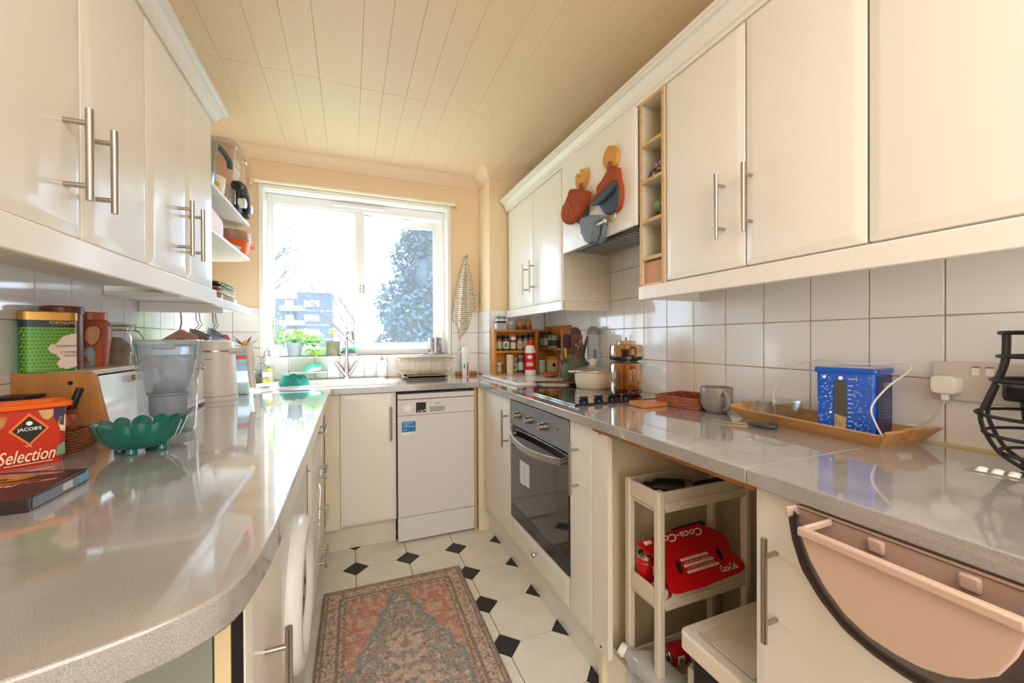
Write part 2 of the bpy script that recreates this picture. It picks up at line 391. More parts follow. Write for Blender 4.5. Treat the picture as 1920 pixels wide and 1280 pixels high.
# ---------------------------------------------------------------- doors, handles
def slab(ax,sd,face,a0,a1,z0,z1,t=.018,cw=.022,cdp=.005,r=.004):
    """cupboard door: ax is the axis of its normal, sd its outward sign; face = coordinate of the front; raised field with a shallow chamfer"""
    def rg(d,w_):
        p=rrect(a0+w_,a1-w_,z0+w_,z1-w_,max(.002,r+w_*.3),3)
        return [((face-sd*d,a,z) if ax=='x' else (a,face-sd*d,z)) for a,z in p]
    return loft([rg(t,0),rg(cdp+.002,0),rg(cdp,.0015),rg(.001,cw*.75),rg(0,cw)])
def bar(ax,sd,face,a,z,L=.19,horiz=False,out=.034,r=.0058,gap=.128):
    b=B()
    def p(d,u,v):
        aa,zz=(a+u,z+v)
        return (face+sd*d,aa,zz) if ax=='x' else (aa,face+sd*d,zz)
    if horiz:
        b.cyl(p(out,-L/2,0),p(out,L/2,0),r)
        for k in (-1,1): b.cyl(p(0,k*gap/2,0),p(out,k*gap/2,0),r*.8)
    else:
        b.cyl(p(out,0,-L/2),p(out,0,L/2),r)
        for k in (-1,1): b.cyl(p(0,0,k*gap/2),p(out,0,k*gap/2),r*.8)
    return b
def door(par,ax,sd,face,a0,a1,z0,z1,h=None,name='door',horiz=False,**k):
    d=Wp(par,name,slab(ax,sd,face,a0,a1,z0,z1,**k),cream,ang=25)
    if h: Wp(d,'handle',bar(ax,sd,face,h[0],h[1],horiz=horiz,**(h[2] if len(h)>2 else {})),steel)
    return d
# ---------------------------------------------------------------- right base run
FR=.757
t=T('base_cabinet','cream corner base cupboard left of the oven with a bar handle','cabinet',(1.05,2.1,0))
Wp(t,'carcass',B().box(.777,XR-.01,1.90,2.31,.142,.876),creamin)
door(t,'x',-1,FR,1.899,2.30,.150,.872,(1.931,.71))
Wp(t,'corner_post',B().box(.757,.80,2.305,2.36,.142,.876).box(.726,.80,2.345,2.365,.0,.876),creamin)
t=T('built_in_oven','built-in oven with blue-grey control panel and dark glass door','oven',(1.05,1.6,.27))
blu=mat('oven steel panel','#8d949c',.32,.75); og=mat('oven black glass','#1a1a1b',.06,coat=.6,spec=.7)
Wp(t,'body',B().box(.78,1.30,1.315,1.893,.275,.865),dark)
Wp(t,'control_panel',B().box(.755,.785,1.31,1.895,.742,.866),blu,bev=.002)
od=Wp(t,'oven_door',B().box(.757,.785,1.311,1.895,.342,.736),og,bev=.003)
Wp(t,'lower_trim',B().box(.757,.785,1.311,1.895,.276,.340),mat('oven smoked trim','#45464a',.18,.4),bev=.003)
hp=[]
for i in range(13):
    u=i/12; hp.append((.757-.010-.040*sin(pi*u)**.7,1.345+.515*u,.700-.012*sin(pi*u)))
b=B()
for p_,q_ in zip(hp[:-1],hp[1:]): pass
n=len(hp); vs=[]
for x,y,z in hp: vs+=[(x,y,z-.014),(x-.008,y,z-.012),(x-.008,y,z+.012),(x,y,z+.014)]
b.add(vs,[(4*i+j,4*i+(j+1)%4,4*(i+1)+(j+1)%4,4*(i+1)+j) for i in range(n-1) for j in range(4)]+[(0,1,2,3),(4*n-1,4*n-2,4*n-3,4*n-4)])
b.cyl((.757,1.35,.700),(.745,1.35,.700),.012).cyl((.757,1.855,.700),(.745,1.855,.700),.012)
Wp(od,'handle',b,steel)
Wp(od,'energy_sticker',B().box(.7560,.7568,1.665,1.715,.487,.592).box(.7560,.7568,1.72,1.772,.482,.592),mat('white sticker','#dcdfe2',.5))
for y in (1.775,1.648,1.50):
    k=Wp(t,'control_knob',B().cyl((.755,y,.805),(.742,y,.805),.019,.018,20).cyl((.742,y,.805),(.722,y,.805),.016,.014,20),steel,bev=.001)
    Wp(k,'marker',B().box(.7212,.7225,y-.0015,y+.0015,.805,.817),dark)
Wp(t,'indicator_lamp',B().cyl((.756,1.39,.815),(.753,1.39,.815),.004),dark)
t=T('pan_drawer','low cream drawer beneath the oven with a small metal knob','drawer',(1.05,1.6,.14))
Wp(t,'box',B().box(.777,1.3,1.33,1.88,.146,.262),creamin)
d=Wp(t,'drawer_front',slab('x',-1,FR,1.316,1.895,.148,.268),cream,ang=25)
Wp(d,'knob',B().cyl((.757,1.59,.225),(.742,1.59,.225),.005).cyl((.742,1.59,.225),(.734,1.59,.225),.011,.009),steel)
t=T('pull_out_cabinet','narrow cream cupboard right of the oven with a bar handle','cabinet',(1.05,1.23,0))
Wp(t,'carcass',B().box(.777,XR-.01,1.147,1.309,.142,.876),creamin)
door(t,'x',-1,FR,1.150,1.309,.146,.872,(1.242,.71))
Wp(t,'filler_panel',B().box(.758,.776,1.066,1.146,.142,.874),mat('filler cream','#e9e2d2',.4))
Wp(t,'side_panel',B().box(.776,XR-.01,1.125,1.145,.0,.874),mat('side cream','#e6d9b8',.5))
sc=B()
for z in (.16,.86): Wp(t,'screw_hole',B().cyl((.758,1.106,z),(.756,1.106,z),.0035),dark)
NF=.757
t=T('base_cabinet','cream base cupboard behind the hanging pink caddy','cabinet',(1.05,.2,0))
Wp(t,'carcass',B().box(.777,XR-.01,-.40,.56,.142,.876),creamin)
Wp(t,'side_panel',B().box(.777,XR-.01,.56,.566,.0,.876),mat('side cream','#e6d9b8',.5))
door(t,'x',-1,NF,-.03,.566,.146,.872,(.521,.693,dict(L=.198)))
door(t,'x',-1,NF,-.40,-.034,.146,.872)
S('baseboard_right',B().box(.795,.812,-.4,2.36,0,.140),cream)
S('baseboard_back',B().box(-.17,.243,2.425,2.44,0,.138),mat('plinth cream','#dcd4c0',.4))
# alcove back and floor (beneath the open stretch of worktop)
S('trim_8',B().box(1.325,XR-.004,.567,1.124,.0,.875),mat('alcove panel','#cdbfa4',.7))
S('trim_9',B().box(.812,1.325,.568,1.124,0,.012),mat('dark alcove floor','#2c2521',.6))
# ---------------------------------------------------------------- dishwasher and back run
t=T('dishwasher','white slimline dishwasher with a blue sticker under the back worktop','dishwasher',(.476,2.64,0))
ww=mat('dishwasher white','#dedbd9',.35)
Wp(t,'body',B().box(.255,.70,2.39,2.90,.02,.855),mat('dishwasher side','#8f8c88',.5))
Wp(t,'top_lid',B().box(.250,.704,2.358,2.9,.828,.858),ww,bev=.003)
cp=Wp(t,'control_panel',B().box(.250,.704,2.360,2.40,.735,.824),ww,bev=.002)
dp=Wp(t,'door',B().box(.250,.704,2.360,2.40,.150,.733),ww,bev=.003)
Wp(t,'kick_panel',B().box(.250,.704,2.362,2.40,.012,.147),ww,bev=.003)
k=Wp(cp,'programme_dial',B().cyl((.303,2.360,.776),(.303,2.354,.776),.024,.023,24).cyl((.303,2.354,.776),(.303,2.345,.776),.017,.0165,24),white)
Wp(cp,'display',B().box(.353,.410,2.3585,2.3605,.748,.806),dark)
Wp(cp,'button_marks',B().box(.360,.372,2.3575,2.359,.754,.757).box(.378,.395,2.3575,2.359,.754,.759).box(.399,.407,2.3575,2.359,.758,.764),wht)
Wp(cp,'handle_recess',B().box(.432,.522,2.3588,2.3605,.748,.778),mat('recess grey','#a9a6a4',.4))
letter(cp,'beko',inkm,(.465,2.3594,.792),(1,0,0),(0,0,1),.028,.010,world=True)
letter(cp,'- . -  o  - . -',inkm,(.275,2.3594,.804),(1,0,0),(0,0,1),.058,.003,world=True)
lb=mat('sticker blue','#1b7fb8',.5)
st=Wp(dp,'sticker',B().box(.273,.350,2.3588,2.3602,.640,.700),lb)
for q_ in ((.622,.640),(.700,.710)): Wp(dp,'sticker_edge',B().box(.273,.350,2.3590,2.3602,*q_),wht)
for z,s_,wd in ((.689,'EXCLUSIVE',.05),(.678,'2 YEAR',.03),(.668,'PARTS GUARANTEE',.062),(.648,'FREE',.020)):
    letter(dp,s_,wht,(.281,2.3586,z),(1,0,0),(0,0,1),wd,.0065,world=True)
letter(dp,'EXCLUSIVE NOW',lb,(.276,2.3588,.7015),(1,0,0),(0,0,1),.07,.006,world=True)
letter(dp,'beko',lb,(.325,2.3588,.626),(1,0,0),(0,0,1),.022,.009,world=True)
t=T('base_cabinet','cream cupboard below the sink between drawers and dishwasher','cabinet',(.05,2.65,0))
Wp(t,'carcass',B().box(-.095,.243,2.385,2.90,.14,.876),creamin)
door(t,'y',-1,2.366,-.052,.236,.150,.872,(.212,.70))
Wp(t,'corner_post',B().box(-.128,-.055,2.366,2.385,.14,.876),creamin)
Wp(t,'end_strip',B().box(.706,.722,2.366,2.90,.0,.876),wood)
# ---------------------------------------------------------------- left base run
FLx=-.13
t=T('drawer_unit','cream four-drawer unit under the far end of the left worktop','drawers',(-.42,1.88,0))
Wp(t,'carcass',B().box(-.75,-.150,1.635,2.355,.10,.868),creamin)
Wp(t,'corner_filler',B().box(-.1495,-.131,2.123,2.365,.14,.868),creamin)
for i in range(4):
    z0_=.150+.1795*i
    d=Wp(t,'drawer',slab('x',1,FLx,1.650,2.12,z0_,z0_+.1765),cream,ang=25)
    Wp(d,'handle',bar('x',1,FLx,1.885,z0_+.10,horiz=True,L=.19),steel)
t=T('washing_machine','white washing machine with a round porthole under the left worktop','washing machine',(-.42,1.29,0))
wm=mat('washer grey','#9a9c9e',.3); 
Wp(t,'body',B().box(-.74,-.150,1.0,1.60,.02,.845),mat('washer white','#dddcda',.3),bev=.008)
Wp(t,'control_panel',B().box(-.152,-.146,1.005,1.595,.74,.84),white,bev=.002)
b=B(); n=40
def circ(r,x,n=n,cy=1.29,cz=.46): return [(x,cy+r*cos(2*pi*i/n),cz+r*sin(2*pi*i/n)) for i in range(n)]
Wp(t,'door_ring',loft([circ(.200,-.150),circ(.200,-.130),circ(.186,-.116),circ(.165,-.114),circ(.145,-.125),circ(.135,-.14)],False,False),white,ang=60)
Wp(t,'door_glass',loft([circ(.138,-.138),circ(.11,-.130),circ(.06,-.125),circ(.005,-.122)],False,True),mat('washer glass','#3a3e42',.08))
Wp(t,'door_catch',B().box(-.150,-.138,1.035,1.055,.30,.34).cyl((-.139,1.045,.33),(-.137,1.045,.33),.004).cyl((-.139,1.045,.31),(-.137,1.045,.31),.004),white)
t=T('end_cabinet','cream end cupboard at the near end of the left worktop','cabinet',(-.42,.8,0))
Wp(t,'carcass',B().box(-.745,-.150,.655,.985,.12,.865),creamin)
door(t,'x',1,FLx,.642,.935,.12,.866,(.745,.605),r=.008)
gg=mat('grey-green panel','#8b9086',.55)
Wp(t,'end_panel',B().box(-.76,-.170,.632,.652,.0,.866),gg)
Wp(t,'edging_strip',B().box(-.168,-.150,.634,.655,.0,.866),mat('pale strip','#dccb9e',.5))
Wp(t,'gap_shade_strip',B().box(-.149,-.137,.636,.66,.0,.866),darkgap)  # dark strip put in for the shaded gap beside the door
# ---------------------------------------------------------------- worktops
def quartz(name,c1,c2,rough):
    m=bpy.data.materials.new(name); m.use_nodes=True; nt=m.node_tree; b=nt.nodes['Principled BSDF']; b.inputs['Roughness'].default_value=rough
    b.inputs['Coat Weight'].default_value=1; b.inputs['Coat Roughness'].default_value=.04
    tc=nt.nodes.new('ShaderNodeTexCoord'); v=nt.nodes.new('ShaderNodeTexNoise'); v.inputs['Scale'].default_value=900; v.inputs['Detail'].default_value=2
    n=nt.nodes.new('ShaderNodeTexNoise'); n.inputs['Scale'].default_value=5; n.inputs['Detail'].default_value=6; n.inputs['Distortion'].default_value=1
    r=nt.nodes.new('ShaderNodeValToRGB'); r.color_ramp.elements[0].position=.30;r.color_ramp.elements[1].position=.68
    r.color_ramp.elements[0].color=rgb(c1); r.color_ramp.elements[1].color=rgb(c2)
    mx=nt.nodes.new('ShaderNodeMix'); mx.data_type='RGBA'; mx.blend_type='SOFT_LIGHT'; mx.inputs[0].default_value=.5
    for q_ in (v,n): nt.links.new(tc.outputs['Object'],q_.inputs['Vector'])
    nt.links.new(v.outputs[0],r.inputs[0]); nt.links.new(r.outputs[0],mx.inputs[6]); nt.links.new(n.outputs[0],mx.inputs[7]); nt.links.new(mx.outputs[2],b.inputs['Base Color'])
    return m
qz=quartz('grey speckled quartz','#8b8782','#b0aca7',.12)
crv=[(-.097,2.34),(-.097,.66),(-.100,.60),(-.104,.562),(-.110,.524),(-.120,.498),(-.133,.482),(-.150,.468),(-.170,.457),(-.198,.445),(-.230,.434),(-.300,.415),(-.45,.385),(-.60,.365),(-.764,.355)]
one('worktop',B().prism(crv+[(-.764,2.34)],'z',.870,WT),qz,'long grey quartz worktop with a rounded near corner along the left wall','worktop','grey quartz worktops'.replace('s','s'),bev=.003)
SX0,SX1,SY0,SY1=-.50,.20,2.46,2.84
b=B().box(-.764,SX0,2.3405,YB-.007,.870,WT).box(SX1,.907,2.3405,YB-.007,.878,WT).box(SX0,SX1,2.3405,SY0,.878,WT).box(SX0,SX1,SY1,YB-.007,.878,WT)
one('worktop',b,qz,'short grey quartz worktop under the window holding the sink','worktop','grey quartz worktops')
b=B().prism([(.733,-.40),(.733,.5655),(XR-.009,.5655),(XR-.009,-.40)],'z',.878,WT)
one('worktop',b,qz,'near grey quartz worktop above the pink hanging caddy','worktop','grey quartz worktops',bev=.0025)
b=B().prism([(.733,.5665),(.733,2.34),(.908,2.34),(.908,2.663),(XR-.009,2.663),(XR-.009,.5665)],'z',.878,WT)
one('worktop',b,qz,'grey quartz worktop with the hob along the right wall','worktop','grey quartz worktops',bev=.0025)
one('support_batten',B().box(.755,.775,.566,1.146,.862,.8775),mat('raw orange pine','#b8702c',.6,noise=.3,ns=30),'thin orange wooden batten under the right worktop edge','batten')
S('trim_10',B().box(XR-.012,XR-.006,-.4,2.66,WT,WT+.006).box(.2,.9,YB-.012,YB-.006,WT,WT+.006),mat('cream sealant','#e0cf9f',.6))
# sink
t=T('sink','white inset sink with drainer under the window','sink',(-.15,2.65,WT))
sk=mat('white ceramic','#f3f2ec',.12,coat=.5)
def rr3(x0,x1,y0,y1,r,z): return [(x,y,z) for x,y in rrect(x0,x1,y0,y1,r,6)]
Wp(t,'basin',loft([rr3(SX0-.02,SX1+.02,SY0-.02,SY1+.02,.04,WT+.0005),rr3(SX0-.016,SX1+.016,SY0-.016,SY1+.016,.038,WT+.008),rr3(SX0+.02,SX1-.02,SY0+.02,SY1-.02,.05,WT+.008),rr3(SX0+.03,SX1-.03,SY0+.03,SY1-.03,.05,WT-.01),rr3(SX0+.05,SX1-.05,SY0+.05,SY1-.05,.06,.885)],False,True),sk,ang=50)
t=T('tap','chrome mixer tap with crossed lever handles behind the sink','tap',(-.02,2.875,WT+.008))
P(t,'body',B().lathe([(0,0),(.026,0),(.026,.006),(.018,.012),(.016,.10),(.012,.11)],24),chrome)
P(t,'spout',B().tube(spline([(0,0,.09),(0,0,.26),(.008,-.02,.302),(.022,-.055,.318),(.036,-.09,.300),(.041,-.105,.255)],6),.0115,12),chrome)
for s_ in (-1,1):
    a=P(t,'valve',B().cyl((s_*.008,0,.02),(s_*.062,0,.105),.013,.015,16).cyl((s_*.062,0,.105),(s_*.068,0,.114),.012,.010,16),chrome)
    P(a,'lever',B().cyl((s_*.05,0,.108),(s_*.115,0,.110),.0035),chrome)
# ---------------------------------------------------------------- wall cabinets, right
UF=1.04; UT=2.072
t=T('wall_cabinet','far cream double wall cabinet beside the pillar, two bar handles','cabinet',(1.2,2.26,1.37))
Wp(t,'carcass',B().box(UF+.018,XR-.008,1.858,2.662,1.375,UT),creamin)
door(t,'x',-1,UF,2.232,2.64,1.377,UT,(2.305,1.545))
door(t,'x',-1,UF,1.868,2.228,1.377,UT,(2.205,1.552))
Wp(t,'side_panel',B().box(UF+.002,XR-.008,1.846,1.857,1.372,UT),mat('side panel grey cream','#d8cdb6',.5))
Wp(t,'lower_side_panel',B().box(UF+.002,XR-.008,1.846,1.857,1.322,1.371),mat('side panel grey cream','#d8cdb6',.5))
one('light_pelmet',B().box(UF-.012,UF+.008,1.846,2.64,1.322,1.373),cream,'short white pelmet under the far right wall cabinet','pelmet',bev=.003)
t=T('hood_cabinet','cream flap-front extractor cupboard with oven mitts hung on it','cabinet',(1.2,1.55,1.62))
Wp(t,'carcass',B().box(UF+.018,XR-.008,1.262,1.84,1.655,UT),creamin)
Wp(t,'flap_door',slab('x',-1,1.024,1.258,1.836,1.612,UT-.004),cream,ang=25)
Wp(t,'hood_body',B().box(UF+.03,XR-.02,1.262,1.84,1.628,1.654),mat('hood pale','#cfc8ba',.4))
Wp(t,'hood_front_bar',B().box(UF+.003,UF+.03,1.262,1.70,1.604,1.654),mat('hood black','#1c1c1d',.3))
gr=B()
for i in range(14): gr.box(UF+.05,XR-.05,1.29+.038*i,1.314+.038*i,1.622,1.626)
Wp(t,'filter_grille',gr,mat('hood grille','#a9a6a0',.35,.6))
t=T('open_shelf_unit','narrow open pigeonhole shelf unit between hood and wall cabinets','shelf',(1.2,1.18,1.37))
zs=[1.378,1.478,1.618,1.770,1.908]
Wp(t,'back_panel',B().box(XR-.02,XR-.012,1.117,1.245,1.375,UT),mat('shelf inside','#d6cbb4',.6))
for y in (1.117,1.233):
    p_=Wp(t,'side_panel',B().box(UF+.001,XR-.012,y,y+.012,1.372,UT),mat('shelf inside','#d6cbb4',.6))
    Wp(p_,'edge_band',B().box(UF-.003,UF+.001,y,y+.012,1.372,UT),wood)
for z in zs+[2.058]:
    p_=Wp(t,'shelf',B().box(UF+.001,XR-.02,1.1292,1.2328,z-.012 if z<2.05 else z,z if z<2.05 else z+.012),mat('shelf inside','#d6cbb4',.6))
    Wp(p_,'edge_band',B().box(UF-.003,UF+.001,1.1292,1.2328,z-.012 if z<2.05 else z,z if z<2.05 else z+.012),wood)
spec=[('cream wall cabinet beside the open pigeonholes, handle on its near edge',.8075,1.114,.872),('cream wall cabinet with the nearer bar handle on its far edge',.518,.8045,.784),('nearest cream wall cabinet above the power socket, no visible handle',.10,.515,None)]
for lab,y0,y1,hy in spec:
    t=T('wall_cabinet',lab,'cabinet',(1.2,(y0+y1)/2,1.37))
    Wp(t,'carcass',B().box(UF+.018,XR-.008,y0,y1,1.376,UT),creamin)
    door(t,'x',-1,UF,y0+.001,y1-.001,1.377,UT,(hy,1.560) if hy else None)
one('light_pelmet',B().box(UF-.010,UF+.008,.05,1.246,1.318,1.370).box(UF+.008,XR-.008,1.236,1.246,1.322,1.368),cream,'long cream pelmet under the near right wall cabinets','pelmet',bev=.003)
def cornice(y0,y1,x,s_,z0,hh,out):
    prof=[(0,0),(.006,-.002),(.008,.008),(.016,.012),(.020,.030),(.034,.052),(.046,.056),(.048,.062),(.055,.064),(.055,.075),(0,.075)]
    return loft([[(x+s_*a*out/.055,y,z0+b*hh/.075) for a,b in prof] for y in (y0,y1)])
one('cornice_moulding',cornice(.05,2.655,UF+.004,-1,UT,.078,.058),cream,'cream cornice along the top of the right wall cabinets','moulding',ang=20)
# ---------------------------------------------------------------- wall cabinets, left
LF=-.455; LT=1.968
def lcab(lab,y0,y1,ds):
    t=T('wall_cabinet',lab,'cabinet',(-.61,(y0+y1)/2,1.35))
    Wp(t,'carcass',B().box(XL+.008,LF-.018,y0,y1,1.356,LT),creamin)
    for a,b_,h in ds: door(t,'x',1,LF,a,b_,1.358,LT-.001,h)
lcab('near left cream wall cabinet with a pair of bar handles at its middle',.735,1.244,[(.737,.985,(.930,1.497,dict(L=.16,gap=.11))),(.989,1.243,(1.010,1.497,dict(L=.16,gap=.11)))])
lcab('far left cream wall cabinet next to the open shelves, pair of handles',1.247,1.75,[(1.249,1.497,(1.425,1.496,dict(L=.16,gap=.11))),(1.500,1.748,(1.515,1.497,dict(L=.16,gap=.11)))])
one('light_pelmet',B().box(LF-.012,LF+.006,.72,1.76,1.302,1.354).box(LF-.030,LF-.014,1.76,2.45,1.302,1.337),cream,'long white pelmet under the left wall cabinets and shelves','pelmet',bev=.003)
one('cornice_moulding',cornice(.72,1.765,LF-.004,1,LT,.034,.052),cream,'cream cornice along the top of the left wall cabinets','moulding',ang=20)
shw=mat('white shelf','#f3efe6',.35)
t=T('corner_shelves','white open shelves with slanted ends beyond the left wall cabinets','shelf',(-.63,2.1,1.33))
for z,ye in ((1.80,2.54),(1.615,2.54),(1.3395,2.47)):
    Wp(t,'shelf',B().prism([(XL+.008,1.752),(-.50,1.752),(-.50,ye),(-.56,ye+.05),(XL+.008,ye+.12)],'z',z-.014,z),shw,bev=.002)
Wp(t,'back_panel',B().box(XL+.0075,XL+.009,1.752,2.3,1.34,1.61),shw)
Wp(t,'under_divider',B().box(XL+.008,LF-.034,1.99,2.005,1.285,1.3245),shw)
# ---------------------------------------------------------------- rug
def rug():
    nx,ny=150,300; W_,H_=.628,1.25
    bmv=[];cols=[]
    def h(x,y,s): 
        v=sin(x*127.1+y*311.7+s*74.7)*43758.5453; return v-math.floor(v)
    def smooth(x,y,s):
        xi,yi=math.floor(x),math.floor(y); u,v=x-xi,y-yi; u=u*u*(3-2*u); v=v*v*(3-2*v)
        a=h(xi,yi,s)*(1-u)+h(xi+1,yi,s)*u; b=h(xi,yi+1,s)*(1-u)+h(xi+1,yi+1,s)*u; return a*(1-v)+b*v
    pal={'tan':(.76,.65,.55),'dk':(.53,.46,.42),'red':(.77,.50,.43),'or':(.78,.60,.49),'gr':(.62,.60,.56),'pk':(.76,.64,.57),'sl':(.52,.54,.52)}
    verts=[];faces=[]
    for j in range(ny+1):
        for i in range(nx+1):
            x=(i/nx-.5)*W_; y=-j/ny*H_
            verts.append((x,y,.004+.0008*h(i,j,1)))
            d=min(W_/2-abs(x),-y,H_+y)
            ax=abs(x); n1=smooth(ax*60,y*60,2); n2=smooth(ax*170,y*170,3); n3=smooth(x*220,y*220,4)
            # medallion field edge
            yy=min(-y,H_+y); e=.035+.20*max(0,(yy-.11)) if yy<.30 else .073+.75*(yy-.30)**1.0*.6
            e=max(0,(yy-.10))*.40+(.018 if yy>.10 else 0)+ .007*sin(yy*60); e=min(e,.200)
            inner=ax<e and yy>.10
            if d<.012: c='dk'
            elif d<.085:
                c='tan'
                if abs(d-.072)<.006 or abs(d-.02)<.004: c='dk'
                elif abs(sin(ax*75)*sin(y*75))>.72 and .03<d<.066: c='pk' if n2>.4 else 'sl'
                if n2>.68: c='dk'
            elif d<.10: c='dk' if (int((x+y)*200)%2==0) or n2>.5 else 'tan'
            elif not inner:
                c='red' if n1<.55 else 'or'
                if n2>.70: c='gr'
                if abs(ax-e)<.008: c='sl'
            else:
                c='gr' if n1<.6 else 'pk'
                if n2>.66: c='dk'
                if abs(ax-e)<.010: c='sl'
                fx=(ax-.09); 
                for (qx,qy) in ((0,.23),(.05,.34),(0,.46),(.11,.44),(.16,.55),(.07,.58),(0,.66)):
                    rr_=math.hypot(ax-qx,yy-qy)
                    if rr_<.024: c='pk' if int(rr_*220)%2 else 'dk'
                if n1>.5 and yy>.38 and ax<.07: c='pk'
            p=pal[c]; f=.80+.30*n3+.10*(n1-.5); 
            cols.append((min(1,p[0]*f)**2.0,min(1,p[1]*f)**2.0,min(1,p[2]*f)**2.0,1))
    for j in range(ny):
        for i in range(nx):
            a=j*(nx+1)+i; faces.append((a,a+1,a+nx+2,a+nx+1))
    me=bpy.data.meshes.new('rug'); me.from_pydata(verts,[],faces)
    ca=me.color_attributes.new('Col','FLOAT_COLOR','POINT'); ca.data.foreach_set('color',[v for c in cols for v in c])
    me.materials.append(vcol('rug weave')); me.polygons.foreach_set('use_smooth',[True]*len(me.polygons)); return me
o=tag(bpy.data.objects.new('rug',rug()),'faded red and grey oriental rug on the tiled floor','rug'); COL.objects.link(o)
o.location=(.198,2.003,.0035); o.rotation_euler=(0,0,math.radians(-.9))
sm=o.modifiers.new('s','SOLIDIFY'); sm.thickness=.006; sm.offset=-1
# ================================================================ things on the left worktop
bw=mat('bread bin beech','#c08347',.42,noise=.22,ns=8,stretch=(9,9,1)); 
t=T('bread_bin','wooden bread bin with white glossy front holding the row of tins','bread bin',(-.69,1.55,WT))
BT=1.094
for y,nm in ((1.355,'side_panel'),(1.735,'side_panel')):
    Wp(t,nm,B().prism([(-.764,WT),(-.575,WT),(-.600,1.04),(-.606,1.078),(-.616,1.0905),(-.630,BT-.001),(-.764,BT-.001)],'y',y,y+.014),bw,bev=.0015)
Wp(t,'dowel_hole',B().cyl((-.655,1.3545,1.065),(-.655,1.356,1.065),.005,n=14),darkgap)
Wp(t,'top_board',B().box(-.764,-.628,1.369,1.735,BT-.014,BT),mat('bin top laminate','#e3cdb4',.25,noise=.06,ns=10),bev=.002)
Wp(t,'front_door',B().prism([(-.584,WT+.002),(-.578,WT+.002),(-.612,1.079),(-.618,1.079)],'y',1.370,1.734),mat('white acrylic','#e8e9ea',.07,coat=.5))
Wp(t,'knob',B().cyl((-.610,1.55,1.06),(-.585,1.55,1.064),.008,.010),bw)
Wp(t,'bottom_board',B().box(-.764,-.585,1.369,1.735,WT,WT+.01),bw)
one('wooden_rail',B().box(-.763,-.755,1.752,2.25,WT+.001,WT+.02),bw,'thin wooden strip against the left wall tiles behind the toaster','wood strip')
# tins on top
def rrtin(nm,lab,x,y,rz,w,d,h,body,lid,lr=.004):
    t=T(nm,lab,'tin',(x,y,BT),rz)
    def rg(g,z,r=.018): return [(a,b_,z) for a,b_ in rrect(-w/2-g,w/2+g,-d/2-g,d/2+g,r,6)]
    P(t,'body',loft([rg(0,0),rg(0,h-.014)]),body)
    P(t,'lid',loft([rg(.0015,h-.022),rg(.0015,h-.020),rg(.0015,h-.002),rg(-.001,h),rg(-.006,h+.001)]),lid)
    return t
gt=rrtin('coffee_tin','green and gold patterned coffee tin with dark band on bread bin',-.718,1.398,math.radians(33),.098,.062,.152,mat('tin green','#1c8a26',.3,.2),gold)
P(gt,'dark_band',loft([[(a,b_,z) for a,b_ in rrect(-.0496,.0496,-.0316,.0316,.0184,6)] for z in (.112,.1365)],False,False),mat('tin teal band','#17393f',.35))
# raised gold scale pattern on the front of the green tin
b=B()
for j in range(12):
    for i in range(15):
        cx=-.045+.0066*i+(.0033 if j%2 else 0); cz=.002+.0092*j
        if cx>.045 or cz>.104: continue
        pts=[(cx+.0033*cos(a),-.0313,cz+.0075*sin(a)) for a in [pi*k/5 for k in range(6)]]
        for p_,q_ in zip(pts[:-1],pts[1:]): b.quad((p_[0],-.0315,p_[2]),(q_[0],-.0315,q_[2]),(q_[0]*1,-.0315,q_[2]+.0011),(p_[0],-.0315,p_[2]+.0011))
P(gt,'gold_scales',b,gold,kind='stuff')
lab_poly=[(.046,.012),(.030,.006),(.016,.010),(.010,.020),(.018,.030),(.012,.042),(.002,.048),(-.004,.058),(.002,.068),(.010,.070),(.018,.084),(.030,.094),(.046,.096)]
decal(gt,'label',lab_poly,mat('tin label pink','#e6cfc2',.5),lambda s_,z:Vector((s_,-.0322,z)))
letter(gt,"FORTNUM'S",gold,(.000,-.0322,.120),(1,0,0),(0,0,1),.045,.0075)
for s_,z,wd in (('SANDRINGHAM',.062,.036),('COFFEE',.046,.028),('GROUND',.037,.022)): letter(gt,s_,inkm,(.046-wd,-.0328,z),(1,0,0),(0,0,1),wd,.005)
def lath(par,nm,prof,m,**k): return P(par,nm,B().lathe(prof,32),m,**k)
br=mat('oxblood tin','#7c3b33',.3,noise=.25,ns=12)
t=T('storage_tin','tall plain reddish-brown round tin behind the green one','tin',(-.728,1.478,BT))
lath(t,'body',[(0,0),(.038,0),(.0385,.004),(.0385,.150),(0,.150)],br); lath(t,'lid',[(.0395,.150),(.041,.151),(.041,.168),(.037,.172),(0,.172)],br)
t=T('elephant_tin','rounded terracotta tin embossed with elephants on bread bin','tin',(-.722,1.587,BT))
tr=mat('terracotta','#b5583a',.33,noise=.28,ns=14); tr2=mat('terracotta raised','#c2603d',.3,noise=.18,ns=18)
EP=[(.038,0),(.040,.006),(.042,.04),(.046,.08),(.048,.11),(.046,.128),(.040,.136)]
def er(z):
    for (r1,z1),(r2,z2) in zip(EP[:-1],EP[1:]):
        if z1<=z<=z2: return r1+(r2-r1)*(z-z1)/(z2-z1)
    return .04
lath(t,'body',[(0,0)]+EP+[(.037,.139),(0,.139)],tr); lath(t,'lid',[(.036,.139),(.0385,.140),(.0385,.160),(.036,.163),(0,.163)],tr2)
a0=math.radians(-108)
bl=mat('tin pale blue','#8fa9ac',.4)
decal(t,'arch_panel',[(.000,.0),(.040,.0),(.042,.045),(.036,.058),(.010,.052),(.0,.052)],bl,cylmap(er,a0,off=.0006))
decal(t,'small_elephant',[(0,.0),(.004,.0),(.008,.014),(.016,.020),(.022,.012),(.030,.010),(.031,.014),(.025,.018),(.024,.030),(.016,.040),(.006,.042),(0,.038)],mat('tin orange','#cf5227',.4),cylmap(er,a0,off=.0012))
